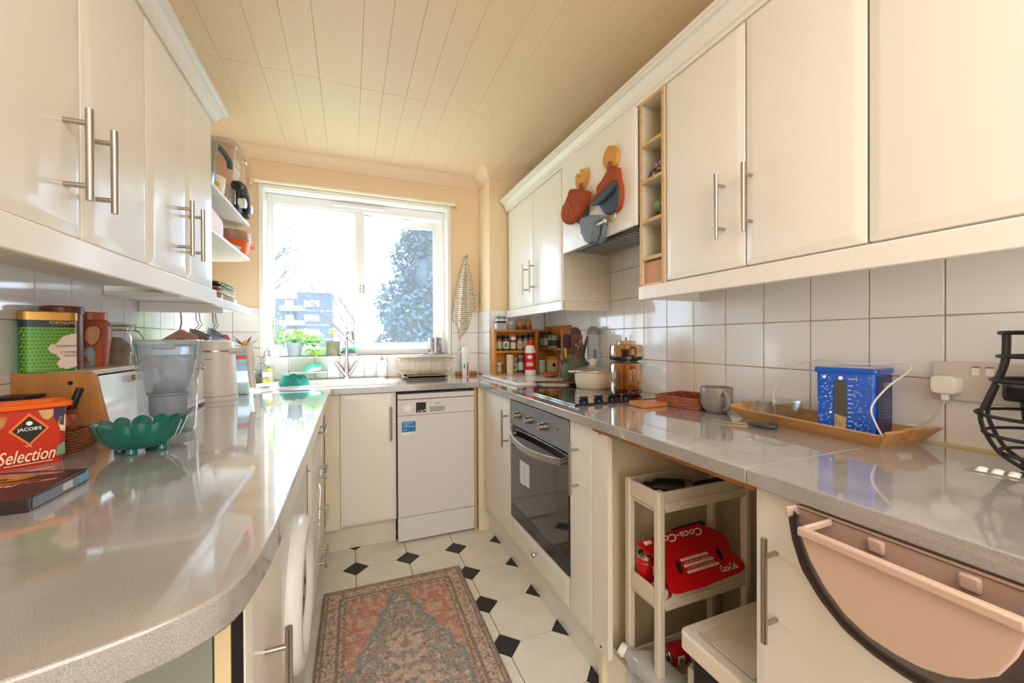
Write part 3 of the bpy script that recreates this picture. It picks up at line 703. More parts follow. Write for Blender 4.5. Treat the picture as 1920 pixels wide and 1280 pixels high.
decal(t,'leg_relief',[(.038,0),(.053,0),(.054,.05),(.062,.075),(.052,.082),(.042,.06)],tr2,cylmap(er,a0,off=.003))
decal(t,'ear_relief',[(.024,.082),(.030,.072),(.034,.064),(.044,.070),(.052,.084),(.056,.108),(.048,.122),(.032,.118),(.026,.106)],mat('terracotta pale','#c98a63',.35),cylmap(er,a0,off=.0032))
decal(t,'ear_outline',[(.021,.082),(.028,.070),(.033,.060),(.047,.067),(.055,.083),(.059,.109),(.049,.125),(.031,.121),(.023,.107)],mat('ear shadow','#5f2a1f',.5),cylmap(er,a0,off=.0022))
t=T('clip_jar','glass clip-top jar of tea bags on bread bin','jar',(-.712,1.688,BT))
lath(t,'body',[(0,.001),(.044,.001),(.049,.008),(.050,.075),(.048,.095),(.040,.108),(.040,.118)],glz)
lath(t,'lid',[(.043,.121),(.044,.128),(.030,.136),(0,.137)],glz)
lath(t,'rubber_seal',[(.040,.117),(.045,.117),(.045,.121),(.040,.121)],mat('seal','#d8c79f',.6))
lath(t,'contents',[(0,.004),(.043,.004),(.046,.012),(.046,.045),(.040,.066),(.02,.088),(0,.090)],mat('tea bags','#a58a74',.9,noise=.5,ns=35))
wq=B().tube(ring(.0445,.112,n=24),.0015,6,closed=True).tube(ring(.0445,.1265,n=24),.0015,6,closed=True)
wq.tube([(.044,-.004,.127),(.060,-.004,.130),(.058,-.004,.112),(.066,-.004,.108),(.078,-.004,.088),(.082,-.004,.082),(.078,.006,.080),(.064,.006,.106),(.046,.006,.112)],.0014,6)
P(t,'wire_clip',wq,mat('clip wire','#8b8a88',.3,1))
# biscuit tub
A=Vector((-.573,1.175,WT)); ang=math.atan2(-.57,-.82)
t=T('biscuit_tub','orange-rimmed red plastic biscuit tub at the left edge','tub',tuple(A),ang+pi)  # local +x runs back towards A from the far left: front face is y=0, x from -.22 to 0
rdm=mat('tub red print','#cf3a22',.3,noise=.12,ns=9); H_=.122
def tub(g,z): return [(a,b_,z) for a,b_ in rrect(-.23-g,0+g,0-g,.085+g,.012,4)]
P(t,'body',loft([tub(-.006,0),tub(-.003,.02),tub(.0,H_)],True,False),rdm)
P(t,'rim',loft([tub(.001,H_-.002),tub(.008,H_-.001),tub(.009,H_+.008),tub(.001,H_+.010),tub(-.004,H_+.003),tub(-.006,H_-.03)],False,False),orange)
P(t,'lid_panel',loft([tub(-.0045,H_-.006),tub(-.006,H_-.005)]),mat('tub lid print','#d9742f',.4,noise=.3,ns=20))
P(t,'logo_panel',B().prism([(-.082,.078),(-.054,.112),(-.026,.078),(-.054,.044)],'y',-.0012,-.0006),mat('logo orange','#f07c1e',.4))
P(t,'logo_diamond',B().prism([(-.077,.078),(-.054,.106),(-.031,.078),(-.054,.050)],'y',-.0020,-.0012),mat('logo black','#15171a',.4))
letter(t,"JACOB'S",wht,(-.0705,-.0026,.074),(1,0,0),(0,0,1),.033,.009,bold=.02)
P(t,'logo_crest',B().cyl((-.054,-.0020,.091),(-.054,-.0027,.091),.0045,n=12),wht)
cpr=mat('cream print','#f6dfc0',.5)
letter(t,'Selection',cpr,(-.096,-.0014,.012),(1,0,0),(0,0,1),.078,.026,shear=.35,bold=.01,off=.0012)
letter(t,'THE',cpr,(-.060,-.0014,.042),(1,0,0),(0,0,1),.009,.004,off=.0012)
P(t,'print_rule',B().box(-.088,-.022,-.0018,-.0012,.007,.0085),cpr)
for nm,c,pts in (('biscuit_print','#e3b478',[(-.042,.116),(-.020,.116),(-.021,.102),(-.028,.094),(-.036,.098)]),('night_print','#3f3155',[(-.020,.118),(-.004,.118),(-.006,.078),(-.012,.082),(-.020,.098)]),('bauble_print','#ecd0bb',[(-.013,.098),(-.003,.102),(-.004,.066),(-.011,.068),(-.014,.084)]),('holly_print','#7b9c7d',[(-.016,.036),(-.005,.044),(-.004,.018),(-.018,.014)]),('cracker_print','#d98f45',[(-.100,.112),(-.082,.108),(-.086,.090),(-.104,.070)])):
    P(t,nm,B().prism(pts,'y',-.0016,-.0008),mat('print '+c,c,.5,noise=.4,ns=60))
# basket with copper jar
def weave(t,x0,x1,y0,y1,h,rows,m,r=.0032,flare=.0,dz=0):
    for j in range(rows):
        z=dz+r+(h-2*r)*j/(rows-1); fl_=flare*j/(rows-1); pts=[]
        base=rrect(x0-fl_,x1+fl_,y0-fl_,y1+fl_,.016,4)
        loop=[]
        for i,(p0,p1) in enumerate(zip(base,base[1:]+base[:1])):
            L=math.hypot(p1[0]-p0[0],p1[1]-p0[1]); k=max(1,int(L/.006))
            for q_ in range(k): loop.append((p0[0]+(p1[0]-p0[0])*q_/k,p0[1]+(p1[1]-p0[1])*q_/k))
        cx,cy=(x0+x1)/2,(y0+y1)/2
        for i,(x,y) in enumerate(loop):
            o_=.0016*(1 if (i//1+j)%2 else -1); d=Vector((x-cx,y-cy)); d.normalize(); pts.append((x+d.x*o_,y+d.y*o_,z))
        P(t,'weave_strand',B().tube(pts,r*.95,5,closed=True),m)
    P(t,'base_mat',B().box(x0+.004,x1-.004,y0+.004,y1-.004,dz+.0005,dz+.004),m)
rat=mat('rattan brown','#96582c',.55,noise=.45,ns=60); rat2=mat('rattan red brown','#a5562c',.5,noise=.4,ns=60)
t=T('rattan_basket','brown woven basket behind the biscuit tub','basket',(-.676,1.287,WT))
weave(t,-.078,.078,-.040,.052,.05,8,rat)
t=T('copper_jar','hammered copper jar with black handle standing in the brown basket','jar',(-.640,1.292,WT+.0045))
lath(t,'body',[(0,0),(.018,0),(.025,.015),(.029,.045),(.027,.068),(.021,.080),(.024,.092),(.027,.094),(.020,.080),(.0,.078)],mat('hammered copper','#a4573f',.28,.55,bump=.9,bs=60))
P(t,'handle',B().cyl((.006,0,.06),(.028,.012,.142),.008,.0075,10),dark,bev=.001)
t=T('black_caddy','black rectangular container standing in the brown basket','container',(-.716,1.285,WT+.0045))
P(t,'body',loft([[(a,b_,z) for a,b_ in rrect(-.032,.028,-.030,.036,.008,3)] for z in (0,.122)]+[[(a,b_,z) for a,b_ in rrect(-.036,.034,-.032,.040,.008,3)] for z in (.123,.130)]),dark)
P(t,'silver_edge',B().box(-.02,.03,-.0335,-.0325,.121,.123),steel)
# slim black box in front
t=T('chocolate_box','flat dark box with orange pictures in front of the biscuit tub','box',(-.457,.92,WT),0)
bx=mat('box dark brown','#2b2226',.3); 
P(t,'box',B().prism([(-.30,.02),(-.27,-.085),(.002,-.080),(.0,.076),(-.12,.10),(-.30,.10)],'z',0,.022),bx,bev=.001)
P(t,'side_print',B().box(.0022,.0030,-.072,.070,.003,.019),mat('box grey blue','#69707e',.35))
P(t,'blue_tab',B().box(.0030,.0036,.042,.066,.005,.018),mat('tab blue','#67a6c8',.5))
P(t,'end_print',B().box(.0030,.0036,-.002,.022,.006,.017),mat('print pale','#c9c6c0',.6))
for i,(c,pts) in enumerate((('#d98f38',[(-.23,.09),(-.06,.055),(-.07,.035),(-.26,.03)]),('#b4642e',[(-.14,.012),(-.035,.028),(-.035,.016),(-.14,-.008)]),('#c98a86',[(-.14,.085),(-.03,.068),(-.035,.058),(-.14,.066)]),('#e0a04b',[(-.28,.0),(-.13,-.012),(-.15,-.03),(-.28,-.03)]),('#c98a86',[(-.05,.02),(-.018,.026),(-.018,.018),(-.05,.010)]),('#7a4a2c',[(-.20,.052),(-.09,.047),(-.09,.040),(-.20,.042)]))):
    P(t,'cover_print',B().prism(pts,'z',.0222,.0226),mat('cover '+c,c,.4,noise=.35,ns=60))
letter(t,'Mini',wht,(-.10,-.02,.0227),(1,.25,0),(-.2,1,0),.05,.015,shear=.3)
# scalloped bowl
NP=14
def petal(r,z,k,sx,sy,lift=0,n=NP*10):
    o=[]
    for i in range(n):
        w_=abs(sin(NP/2*2*pi*i/n)); q=r*(1+k*(w_-.6)); o.append((q*sx*cos(2*pi*i/n),q*sy*sin(2*pi*i/n),z+lift*w_))
    return o
t=T('scalloped_bowl','teal glazed bowl with scalloped rim and small feet','bowl',(-.458,1.205,WT),math.radians(20))
gl=mat('teal glaze','#0a6c63',.14,noise=.3,ns=22,coat=.6)
sx,sy=.90,.74
P(t,'bowl',loft([petal(.030,.010,0,sx,sy),petal(.056,.015,.02,sx,sy),petal(.078,.034,.05,sx,sy),petal(.090,.058,.07,sx,sy,.006),petal(.0935,.066,.08,sx,sy,.010),petal(.0895,.066,.08,sx,sy,.009),petal(.072,.040,.05,sx,sy,.0),petal(.048,.024,.03,sx,sy),petal(.001,.018,0,sx,sy)],True,False),gl,ang=70)
for a in (65,155,245,335):
    a=math.radians(a); P(t,'foot',B().lathe([(0,0),(.010,0),(.012,.004),(.010,.010),(.010,.018)],14,c=(.040*cos(a),.031*sin(a))),gl)
# water filter jug
t=T('water_filter_jug','clear water filter jug with a grey hopper behind the teal bowl','jug',(-.487,1.445,WT),math.radians(10))
def ov(a,b_,z,n=40,sp=.014): return [((a+(sp if abs(i)<2 else 0))*cos(2*pi*i/n),b_*sin(2*pi*i/n),z) for i in range(n)]
jg=glass('jug clear plastic','#f3f7f8',.03,.72,white=.05)
P(t,'body',loft([ov(.060,.052,.001,sp=0),ov(.065,.056,.012,sp=0),ov(.069,.059,.14,sp=0),ov(.074,.064,.252,sp=.008)],True,False),jg)
hg=glass('hopper grey','#e3e8ee',.1,.7,white=.28)
P(t,'hopper',loft([ov(.071,.061,.250,sp=0),ov(.064,.054,.19,sp=0),ov(.052,.043,.125,sp=0),ov(.046,.038,.112,sp=0)],False,True),hg)
fg=mat('filter grey','#8e959d',.6)
P(t,'filter_cartridge',B().lathe([(0,.108),(.030,.112),(.036,.128),(.012,.150),(.010,.150)],24).lathe([(0,.045),(.036,.045),(.042,.052),(.044,.105),(.048,.108),(.048,.112),(0,.112)],24),fg)
P(t,'lid',loft([ov(.076,.066,.250,sp=.008),ov(.077,.067,.260,sp=.008),ov(.072,.062,.264,sp=.008)]),glass('lid pale','#dde8ee',.05,.6,white=.45))
P(t,'lid_flap',B().box(-.025,.025,-.069,-.062,.238,.250),fg,bev=.003)
P(t,'water',loft([ov(.058,.050,.003,sp=0),ov(.062,.053,.013,sp=0),ov(.064,.055,.03,sp=0)]),glass('water','#e6efe8',.01,.85))
# toaster, kettles
cw=mat('cream enamel','#ece6d8',.25,coat=.4)
t=T('toaster','cream toaster with a side lever behind the filter jug','toaster',(-.66,1.905,WT))
def tb(g,z): return [(a,b_,z) for a,b_ in rrect(-.095-g,.100+g,-.13-g,.13+g,.045,6)]
P(t,'body',loft([tb(0,.022),tb(.004,.03),tb(0,.15),tb(-.01,.190),tb(-.03,.205)]),cw,ang=50)
P(t,'base',loft([tb(.002,.008),tb(.006,.012),tb(.004,.022)]),white)
P(t,'lever_slot',B().box(.0995,.1015,.0,.005,.06,.16),dark)
P(t,'lever',B().cyl((.100,.002,.152),(.128,.002,.152),.004).ball((.128,.002,.152),.007,sc=(1,2,.8)),steel)
P(t,'bread_slot',B().box(-.05,-.02,-.1,.1,.2,.2055),darkgap); P(t,'bread_slot',B().box(.02,.05,-.1,.1,.2,.2055),darkgap)
for q_ in ((.07,.1),(.07,-.1),(-.07,.1),(-.07,-.1)): P(t,'foot',B().cyl((q_[0],q_[1],0),(q_[0],q_[1],.01),.012),dark)
t=T('electric_kettle','greige plastic electric kettle on the left worktop near the sink','kettle',(-.550,2.125,WT),math.radians(-25))
kt=mat('greige plastic','#ddd3ca',.32)
lath(t,'base',[(0,0),(.082,0),(.084,.012),(.082,.020),(0,.020)],kt)
lath(t,'body',[(0,.022),(.081,.022),(.081,.03),(.077,.10),(.073,.20),(.071,.212)],kt)
lath(t,'steel_band',[(.0712,.211),(.0722,.212),(.0718,.219),(.0708,.220)],steel)
lath(t,'lid',[(.071,.220),(.070,.245),(.066,.256),(.050,.261),(0,.262)],kt)
P(t,'handle',B().tube(spline([(.060,0,.215),(.115,0,.217),(.150,0,.225),(.160,0,.20),(.162,0,.13),(.172,0,.055)],5),[.014]*10+[.016]*8+[.013]*8,12),kt)
P(t,'thumb_lever',B().prism([(.135,.222),(.165,.262),(.168,.215)],'y',-.012,.012),kt,bev=.005)
P(t,'spout',B().prism([(-.06,.21),(-.095,.222),(-.06,.178)],'y',-.018,.018),kt,bev=.006)
me_m=cylmap(.0745,math.radians(-78),off=.0012); letter(t,'PHILIPS',inkm,(0,.178,0),(1,0,0),(0,0,1),.028,.0055,mapf=lambda s_,z:me_m(s_,z))
t=T('printed_carton','small red-topped printed carton behind the kettle handle','carton',(-.515,2.44,WT+.0),math.radians(20))
P(t,'carton',B().box(-.035,.035,-.02,.02,.0,.20),mat('carton pale blue','#9db4c4',.5,noise=.5,ns=30),bev=.001); P(t,'red_top',B().box(-.0355,.0355,-.0205,.0205,.165,.185),mat('carton red','#c9543b',.5))
t=T('plastic_tub','clear plastic tub with white contents behind the kettle','tub',(-.495,2.31,WT))
P(t,'body',loft([[(a,b_,z) for a,b_ in rrect(-g,g,-.04,.04,.012,4)] for g,z in ((.045,.001),(.05,.10))],True,False),glass('tub clear','#eef5f5',.05,.7,white=.3)); P(t,'lid',B().box(-.053,.053,-.043,.043,.10,.108),glass('tub lid','#f4f8f8',.1,.6,white=.5),bev=.003)
P(t,'contents',B().box(-.040,.040,-.034,.034,.003,.06),mat('washing tablets','#e7f1f1',.6),bev=.006)
# flowers by the window corner
def leafq(b,o,d,L,wd,droop=.2,n=4):
    d=Vector(d).normalized(); s_=d.cross(Vector((0,0,1)))
    if s_.length<.1: s_=Vector((1,0,0))
    s_.normalize(); rows=[]
    for i in range(n+1):
        u=i/n; c=Vector(o)+d*L*u-Vector((0,0,1))*droop*L*u*u; ww=wd*sin(pi*min(.97,.08+u*.92))
        rows+= [c-s_*ww,c-s_*0+Vector((0,0,-ww*.3)),c+s_*ww]
    b.add(rows,[(3*i+j,3*i+j+1,3*i+j+4,3*i+j+3) for i in range(n) for j in range(2)])
t=T('flower_pot','orange-yellow flowers with dark leaves in a pot by the left window corner','plant',(-.585,2.85,WT))
P(t,'pot',B().lathe([(0,0),(.035,0),(.045,.08),(.048,.085),(.040,.08),(0,.078)],20),mat('green glass pot','#7b8a70',.15))
P(t,'stem',B().tube(spline([(0,0,.07),(.01,0,.15),(0,-.01,.24)],5),.004,6),mat('stem','#6b6a35',.6))
for a,e,L,c in ((160,50,.12,'#6f7a26'),(140,35,.11,'#4e4a2e'),(20,45,.12,'#8fa03a'),(60,60,.09,'#4e4030'),(-10,5,.10,'#5f5a3a'),(-30,35,.09,'#7d8a35'),(190,20,.09,'#4a4434')):
    a=math.radians(a);e=math.radians(e); b=B(); leafq(b,(0,0,.22),(cos(a)*cos(e),sin(a)*cos(e)*.5,sin(e)),L,.013); P(t,'leaf',b,mat('leaf '+c,c,.5))
for x,z in ((0,.245),(.012,.16),(.03,.165)):
    b=B()
    for i in range(9): 
        a=2*pi*i/9; leafq(b,(x,-.005,z),(cos(a),-.3+.3*sin(i),sin(a)*.6+.3),.034,.010,.3,3)
    b.ball((x,-.005,z+.004),.012); P(t,'flower',b,mat('marigold','#e89a16',.6))
t=T('glass_terrarium','round glass jar of grey-green moss beside the lemon bottle','jar',(-.500,2.80,WT))
P(t,'glass',B().lathe([(0,.001),(.030,.001),(.038,.02),(.038,.06),(.028,.085),(.029,.09)],24),glz); P(t,'moss',B().lathe([(0,.003),(.027,.003),(.034,.02),(.034,.04),(.015,.06),(0,.065)],16),mat('moss','#7d8b6e',.95,noise=.6,ns=40))
# lemon bottle
t=T('hand_soap_bottle','clear pump soap bottle printed with yellow lemons','bottle',(-.445,2.70,WT+.002))
P(t,'bottle',B().lathe([(0,0),(.030,0),(.032,.006),(.032,.098),(.026,.112),(.012,.118),(.012,.124)],24),glz)
P(t,'liquid',B().lathe([(0,.003),(.0295,.003),(.0295,.09),(0,.09)],20),glass('soap','#f4efc9',.02,.8,white=.15))
P(t,'pump',B().lathe([(0,.122),(.014,.122),(.014,.136),(.005,.138),(.005,.158),(.012,.159),(.012,.165),(0,.165)],14).box(-.004,.034,-.004,.004,.158,.165),white)
decal(t,'label',[(-.026,.05),(.026,.05),(.026,.075),(-.026,.075)],mat('label lilac','#eef0f8',.6),cylmap(.032,-pi/2,off=.001))
for s_,z in ((-.014,.025),(.004,.018),(.014,.09),(.022,.086),(.018,.035),(-.018,.012)):
    decal(t,'lemon_print',[(s_+.009*cos(a),z+.007*sin(a)) for a in [2*pi*k/12 for k in range(12)]],mat('lemon','#f2c416',.5),cylmap(.032,-pi/2,off=.0012),n=10)
for s_,z in ((-.004,.032),(.008,.098),(-.010,.09)):
    decal(t,'leaf_print',[(s_-.006,z),(s_,z+.004),(s_+.007,z),(s_,z-.004)],mat('print leaf','#7fae45',.5),cylmap(.032,-pi/2,off=.0012),n=8)
t=T('plate','white plate at the left end of the sink','plate',(-.42,2.52,WT+.0085))
lath(t,'plate',[(0,0),(.045,0),(.075,.010),(.078,.0115),(.073,.0125),(.045,.004),(0,.004)],sk)
# cloth
def crumple(nm,lab,loc,sx_,sy_,h,m,seed,cat='cloth',rz=0):
    random.seed(seed); ph=[random.uniform(0,6.3) for _ in range(8)]; n=30; v=[];f=[]
    for j in range(n+1):
        for i in range(n+1):
            x=(i/n-.5)*2;y=(j/n-.5)*2; r=min(1,math.hypot(x,y)**1.2)
            z=h*(1-r**3)*(.45+.25*sin(5*x+ph[0]+2*y)*cos(4*y+ph[4])+.30*abs(sin(6*x+5*y+ph[1]))**.7+.25*abs(sin(8*y-6*x+ph[2]))**.7)
            k=1-.12*abs(sin(3*math.atan2(y,x)+ph[3])); xx=x/max(1,math.hypot(x,y))*k;yy=y/max(1,math.hypot(x,y))*k
            v.append((xx*sx_,yy*sy_,max(.002,z)));
    for j in range(n):
        for i in range(n): a=j*(n+1)+i; f.append((a,a+1,a+n+2,a+n+1))
    return one(nm,B().add(v,f),m,lab,cat,ang=80,solid=.003,loc=loc)
teal=mat('teal cloth','#2f8d82',.85,bump=.5,bs=300)
crumple('dish_cloth','crumpled teal dish cloth lying on the sink edge',(-.29,2.52,WT+.010),.085,.055,.062,teal,3)
t=T('sink_caddy','clear acrylic sink caddy with a small shelf left of the tap','caddy',(-.245,2.86,WT+.009))
ac=glass('acrylic','#f6fbf7',.03,.75,white=.05)
P(t,'back_sheet',B().box(-.11,.11,.028,.031,0,.135),ac); P(t,'end_sheet',B().box(-.11,-.107,-.03,.03,0,.06),ac); P(t,'end_sheet',B().box(.107,.11,-.03,.03,0,.09),ac)
P(t,'shelf_sheet',B().box(-.107,.107,-.03,.028,.045,.050),mat('white edge','#f2f6ee',.3)); 
mint=mat('mint scourer','#3fd0a2',.8,bump=.6,bs=200); spg=mat('white sponge','#e9efe6',.9)
t=T('scouring_pad','mint green scouring pad leaning in the clear caddy','sponge',(-.225,2.852,WT+.060))
P(t,'pad',loft([[(x,y,z+dz) for x,z in ((-.055,.0),(-.045,.012),(-.01,.052),(.05,.048),(.06,.036),(.056,.030),(.0,.034),(-.034,.0))] for y,dz in ((-.018,0),(.018,0))]),mint,bev=.003)
P(t,'foam',B().prism([(-.030,.0005),(.0,.032),(.052,.028),(.048,.012),(.0,.0005)],'y',-.016,.016),spg)
# things on the sill
WS=WZ0
def bush(t,name,c0,rad,n,cols,L=(.02,.034),wd=.009,seed=1,hang=None,sy=.5):
    random.seed(seed)
    for ci,c in enumerate(cols):
        b=B()
        for i in range(n//len(cols)):
            while 1:
                p=Vector((random.uniform(-1,1),random.uniform(-1,1),random.uniform(-1,1)))
                if p.length<1: break
            o_=Vector(c0)+Vector((p.x*rad[0],p.y*rad[1],p.z*rad[2])); a=random.uniform(0,6.28)
            leafq(b,o_,(cos(a),sin(a)*.8,random.uniform(-.2,.7)),random.uniform(*L),random.uniform(.8,1.2)*wd,.3,3)
        P(t,name,b,leafm(c),kind='stuff')
def leafm(c,tr=.5):
    k='foliage '+c
    if k in MC: return MC[k]
    m=bpy.data.materials.new(k); m.use_nodes=True; nt=m.node_tree; nt.nodes.clear(); out=nt.nodes.new('ShaderNodeOutputMaterial')
    d=nt.nodes.new('ShaderNodeBsdfDiffuse'); d.inputs[0].default_value=rgb(c); q_=nt.nodes.new('ShaderNodeBsdfTranslucent'); q_.inputs[0].default_value=rgb(c)
    x=nt.nodes.new('ShaderNodeMixShader'); x.inputs[0].default_value=tr; nt.links.new(d.outputs[0],x.inputs[1]); nt.links.new(q_.outputs[0],x.inputs[2]); nt.links.new(x.outputs[0],out.inputs[0]); MC[k]=m; return m
t=T('potted_herb','bushy bright green herb spilling from a grey-blue pot on sill','plant',(-.335,2.955,WS))
P(t,'pot',B().lathe([(0,0),(.036,0),(.050,.085),(.053,.09),(.045,.087),(0,.08)],24),mat('blue grey pot','#a9b4c0',.4))
b=B()
for a in range(7): b.tube([(0,0,.08),(.03*cos(a),.012*sin(a),.12),(.09*cos(a),.02*sin(a),.15)],.0018,5)
P(t,'stems',b,leafm('#8fb03c'),kind='stuff')
bush(t,'foliage',(.03,-.005,.125),(.155,.040,.055),330,['#a8d648','#8fc832','#c3e07a'],seed=4)
bush(t,'foliage',(.115,-.018,.065),(.06,.016,.06),110,['#86c22a','#a6d84a'],seed=5)
t=T('potted_herb','tall pale sprig in a white pot in the sill corner','plant',(-.445,2.955,WS))
P(t,'pot',B().lathe([(0,0),(.030,0),(.040,.07),(.042,.075),(.035,.073),(0,.07)],24),white)
b=B()
for a in (.2,2,4): b.tube([(0,0,.07),(.015*cos(a),.01*sin(a),.15),(.04*cos(a)+.02,.015*sin(a),.26)],.0018,5)
P(t,'stems',b,leafm('#8fb03c'),kind='stuff')
bush(t,'foliage',(.02,0,.21),(.045,.02,.065),50,['#cbe58e','#a3cf58'],L=(.014,.024),wd=.008,seed=8)
b=B()
b.tube(spline([(-.03,-.03,.07),(-.05,-.05,.03),(-.055,-.055,-.04),(-.02,-.06,-.09)],5),.0015,5)
P(t,'trailing_stem',b,leafm('#8fb03c'))
for i,p_ in enumerate(((-.045,-.045,.04),(-.055,-.052,.0),(-.056,-.056,-.035),(-.04,-.06,-.06),(-.022,-.062,-.085),(-.03,-.06,-.075))):
    b=B(); leafq(b,p_,(cos(i*2),-.3,.1),.03,.012,.3); P(t,'trailing_leaf',b,leafm('#6f9a3c'))
t=T('potted_sprout','mossy stone pot with a single leafy sprout on the sill','plant',(-.105,2.955,WS))
P(t,'pot',B().lathe([(0,0),(.040,0),(.046,.09),(.048,.098),(.042,.098),(.040,.09),(0,.088)],24),mat('mossy stone','#9a957c',.85,noise=.35,ns=40,bump=.4,bs=80))
P(t,'stem',B().tube([(0,0,.085),(-.004,0,.12),(-.002,0,.155)],.0035,6),mat('sprout stem','#b98a63',.6))
random.seed(11)
for i in range(12):
    a=i*2.4; b=B(); leafq(b,(-.002,0,.150+.002*i),(cos(a),sin(a)*.7,.25+.06*i),.036,.013,.2); P(t,'leaf',b,leafm('#a8cf3f' if i%2 else '#c4e070'))
t=T('sponge_dish','pale blue soap dish on the sill left of the tap','dish',(-.012,2.945,WS))
P(t,'dish',loft([[(a,b_,z) for a,b_ in rrect(-.055-g,.055+g,-.028-g,.028+g,.02,5)] for g,z in ((-.006,0),(.002,.012),(.004,.016),(0,.015),(-.008,.006))]),mat('dish blue','#aac3cc',.3))
one('brown_sponge',loft([[(a,b_,z) for a,b_ in rrect(-.048+g,.048-g,-.026,.026,.015,4)] for g,z in ((0,0),(0,.014),(.012,.026),(.03,.030))]),mat('brown sponge','#8f6f5d',.9,noise=.3,ns=60),'brown sponge lying in the pale blue dish','sponge',loc=(-.012,2.945,WS+.0095))
one('scouring_pad',loft([[(a,b_,z) for a,b_ in rrect(-.042,.045,-.025,.025,.008,4)] for z in (0,.016)]),mint,'mint scouring pad on top of the brown sponge','sponge',bev=.003,loc=(-.010,2.945,WS+.0405))
t=T('cutlery_holder','perforated stainless steel cutlery holder on the sill','cutlery holder',(.585,2.968,WS))
R_=.050; b=B(); nu,nv=96,40; z0_,z1_=.012,.118; P(t,'saucer',B().lathe([(0,0),(.058,0),(.062,.006),(.058,.010),(0,.011)],28),steel)
for j in range(nv):
    for i in range(nu):
        # holes: 24 columns x 7 rows in the middle band
        ci,cj=i%4,j%5
        if 3<=j<36 and ci in(1,2) and cj in(1,2,3): continue
        a0_,a1_=2*pi*i/nu,2*pi*(i+1)/nu; za,zb=z0_+(z1_-z0_)*j/nv,z0_+(z1_-z0_)*(j+1)/nv
        b.quad((R_*cos(a0_),R_*sin(a0_),za),(R_*cos(a1_),R_*sin(a1_),za),(R_*cos(a1_),R_*sin(a1_),zb),(R_*cos(a0_),R_*sin(a0_),zb))
P(t,'perforated_cylinder',b,mat('perforated steel','#a9a9ab',.25,.9),ang=60); P(t,'rim',B().tube(ring(R_,.118,n=32),.002,6,closed=True),steel)
# back counter: dispenser, rack, bottle
t=T('soap_dispenser','plain white soap dispenser bottle between tap and drying rack','bottle',(.205,2.885,WT+.009))
P(t,'bottle',B().lathe([(0,0),(.036,0),(.038,.006),(.037,.075),(.032,.098),(.018,.110),(.010,.113)],28),mat('soap white','#ece8ec',.4)); P(t,'pump',B().lathe([(0,.112),(.011,.112),(.011,.124),(.004,.125),(.004,.132),(.009,.133),(.009,.139),(0,.139)],14).box(-.004,.004,-.026,.004,.133,.139),mat('pump grey','#a59a8c',.4))
t=T('dish_rack','wire dish drying rack with a shallow tray on the back worktop','dish rack',(.472,2.76,WT),0)
wm_=mat('rack wire','#b5a488',.35,.8)
def rk(x,y,z): return (x,y,z)
def lp(hx_,hy_,z): return [(a,b_,z) for a,b_ in rrect(-hx_,hx_,-hy_,hy_,.03,4)]
P(t,'rim_wire',B().tube(lp(.19,.095,.135),.0035,6,closed=True),wm_); P(t,'middle_wire',B().tube(lp(.165,.085,.045),.0028,6,closed=True),wm_); P(t,'inner_wire',B().tube(lp(.178,.075,.118),.002,6,closed=True),wm_)
for i in range(20):
    u=-1+2*i/19; P(t,'rack_wire',B().tube([(u*.172,-.095,.134),(u*.150,-.080,.04),(u*.148,0,.030),(u*.150,.080,.04),(u*.172,.095,.134)],.0016,5),wm_)
for s_ in (-1,1):
    for v_ in (-1,1): P(t,'leg',B().tube([(s_*.188,v_*.07,.134),(s_*.155,v_*.065,.012),(s_*.140,v_*.06,.004)],.003,6),wm_)
P(t,'drip_tray',loft([[(a,b_,z) for a,b_ in rrect(-g,g,-.085,.085,.015,4)] for g,z in ((.135,.003),(.150,.020),(.146,.020),(.132,.008))],True,True),mat('tray grey green','#8f978c',.5))
P(t,'wood_edge',B().box(-.13,.13,-.090,-.086,.020,.030),mat('tray brown','#a5824f',.6))
t=T('spray_tube','white capped spray bottle with red and teal stripes','bottle',(.762,2.76,WT))
P(t,'bottle',B().lathe([(0,0),(.024,0),(.025,.004),(.025,.118),(.022,.124)],24),mat('bottle clear white','#e8e4e6',.3)); P(t,'cap',B().lathe([(.024,.122),(.026,.124),(.027,.20),(.022,.206),(0,.207)],24),white)
P(t,'nozzle',B().tube([(-.02,0,.182),(-.042,0,.172),(-.05,0,.155)],.004,6),white)
decal(t,'red_stripe',[(.000,.005),(.012,.005),(.012,.10),(.004,.10)],mat('stripe red','#cc3333',.5),cylmap(.025,-pi/2,off=.0008),n=12); decal(t,'teal_stripe',[(-.022,.06),(-.010,.055),(-.010,.085),(-.022,.10)],mat('stripe teal','#2aa3a0',.5),cylmap(.025,-pi/2,off=.0008),n=12)
one('wooden_soap_dish',loft([[(a,b_,z) for a,b_ in rrect(-.075,.085,-.022,.022,.012,4)] for z in (0,.026)]),mat('orange wood','#c06f2a',.5,noise=.2,ns=30),'orange wooden block behind the capped spray bottle','block',bev=.003,loc=(.79,2.865,WT))
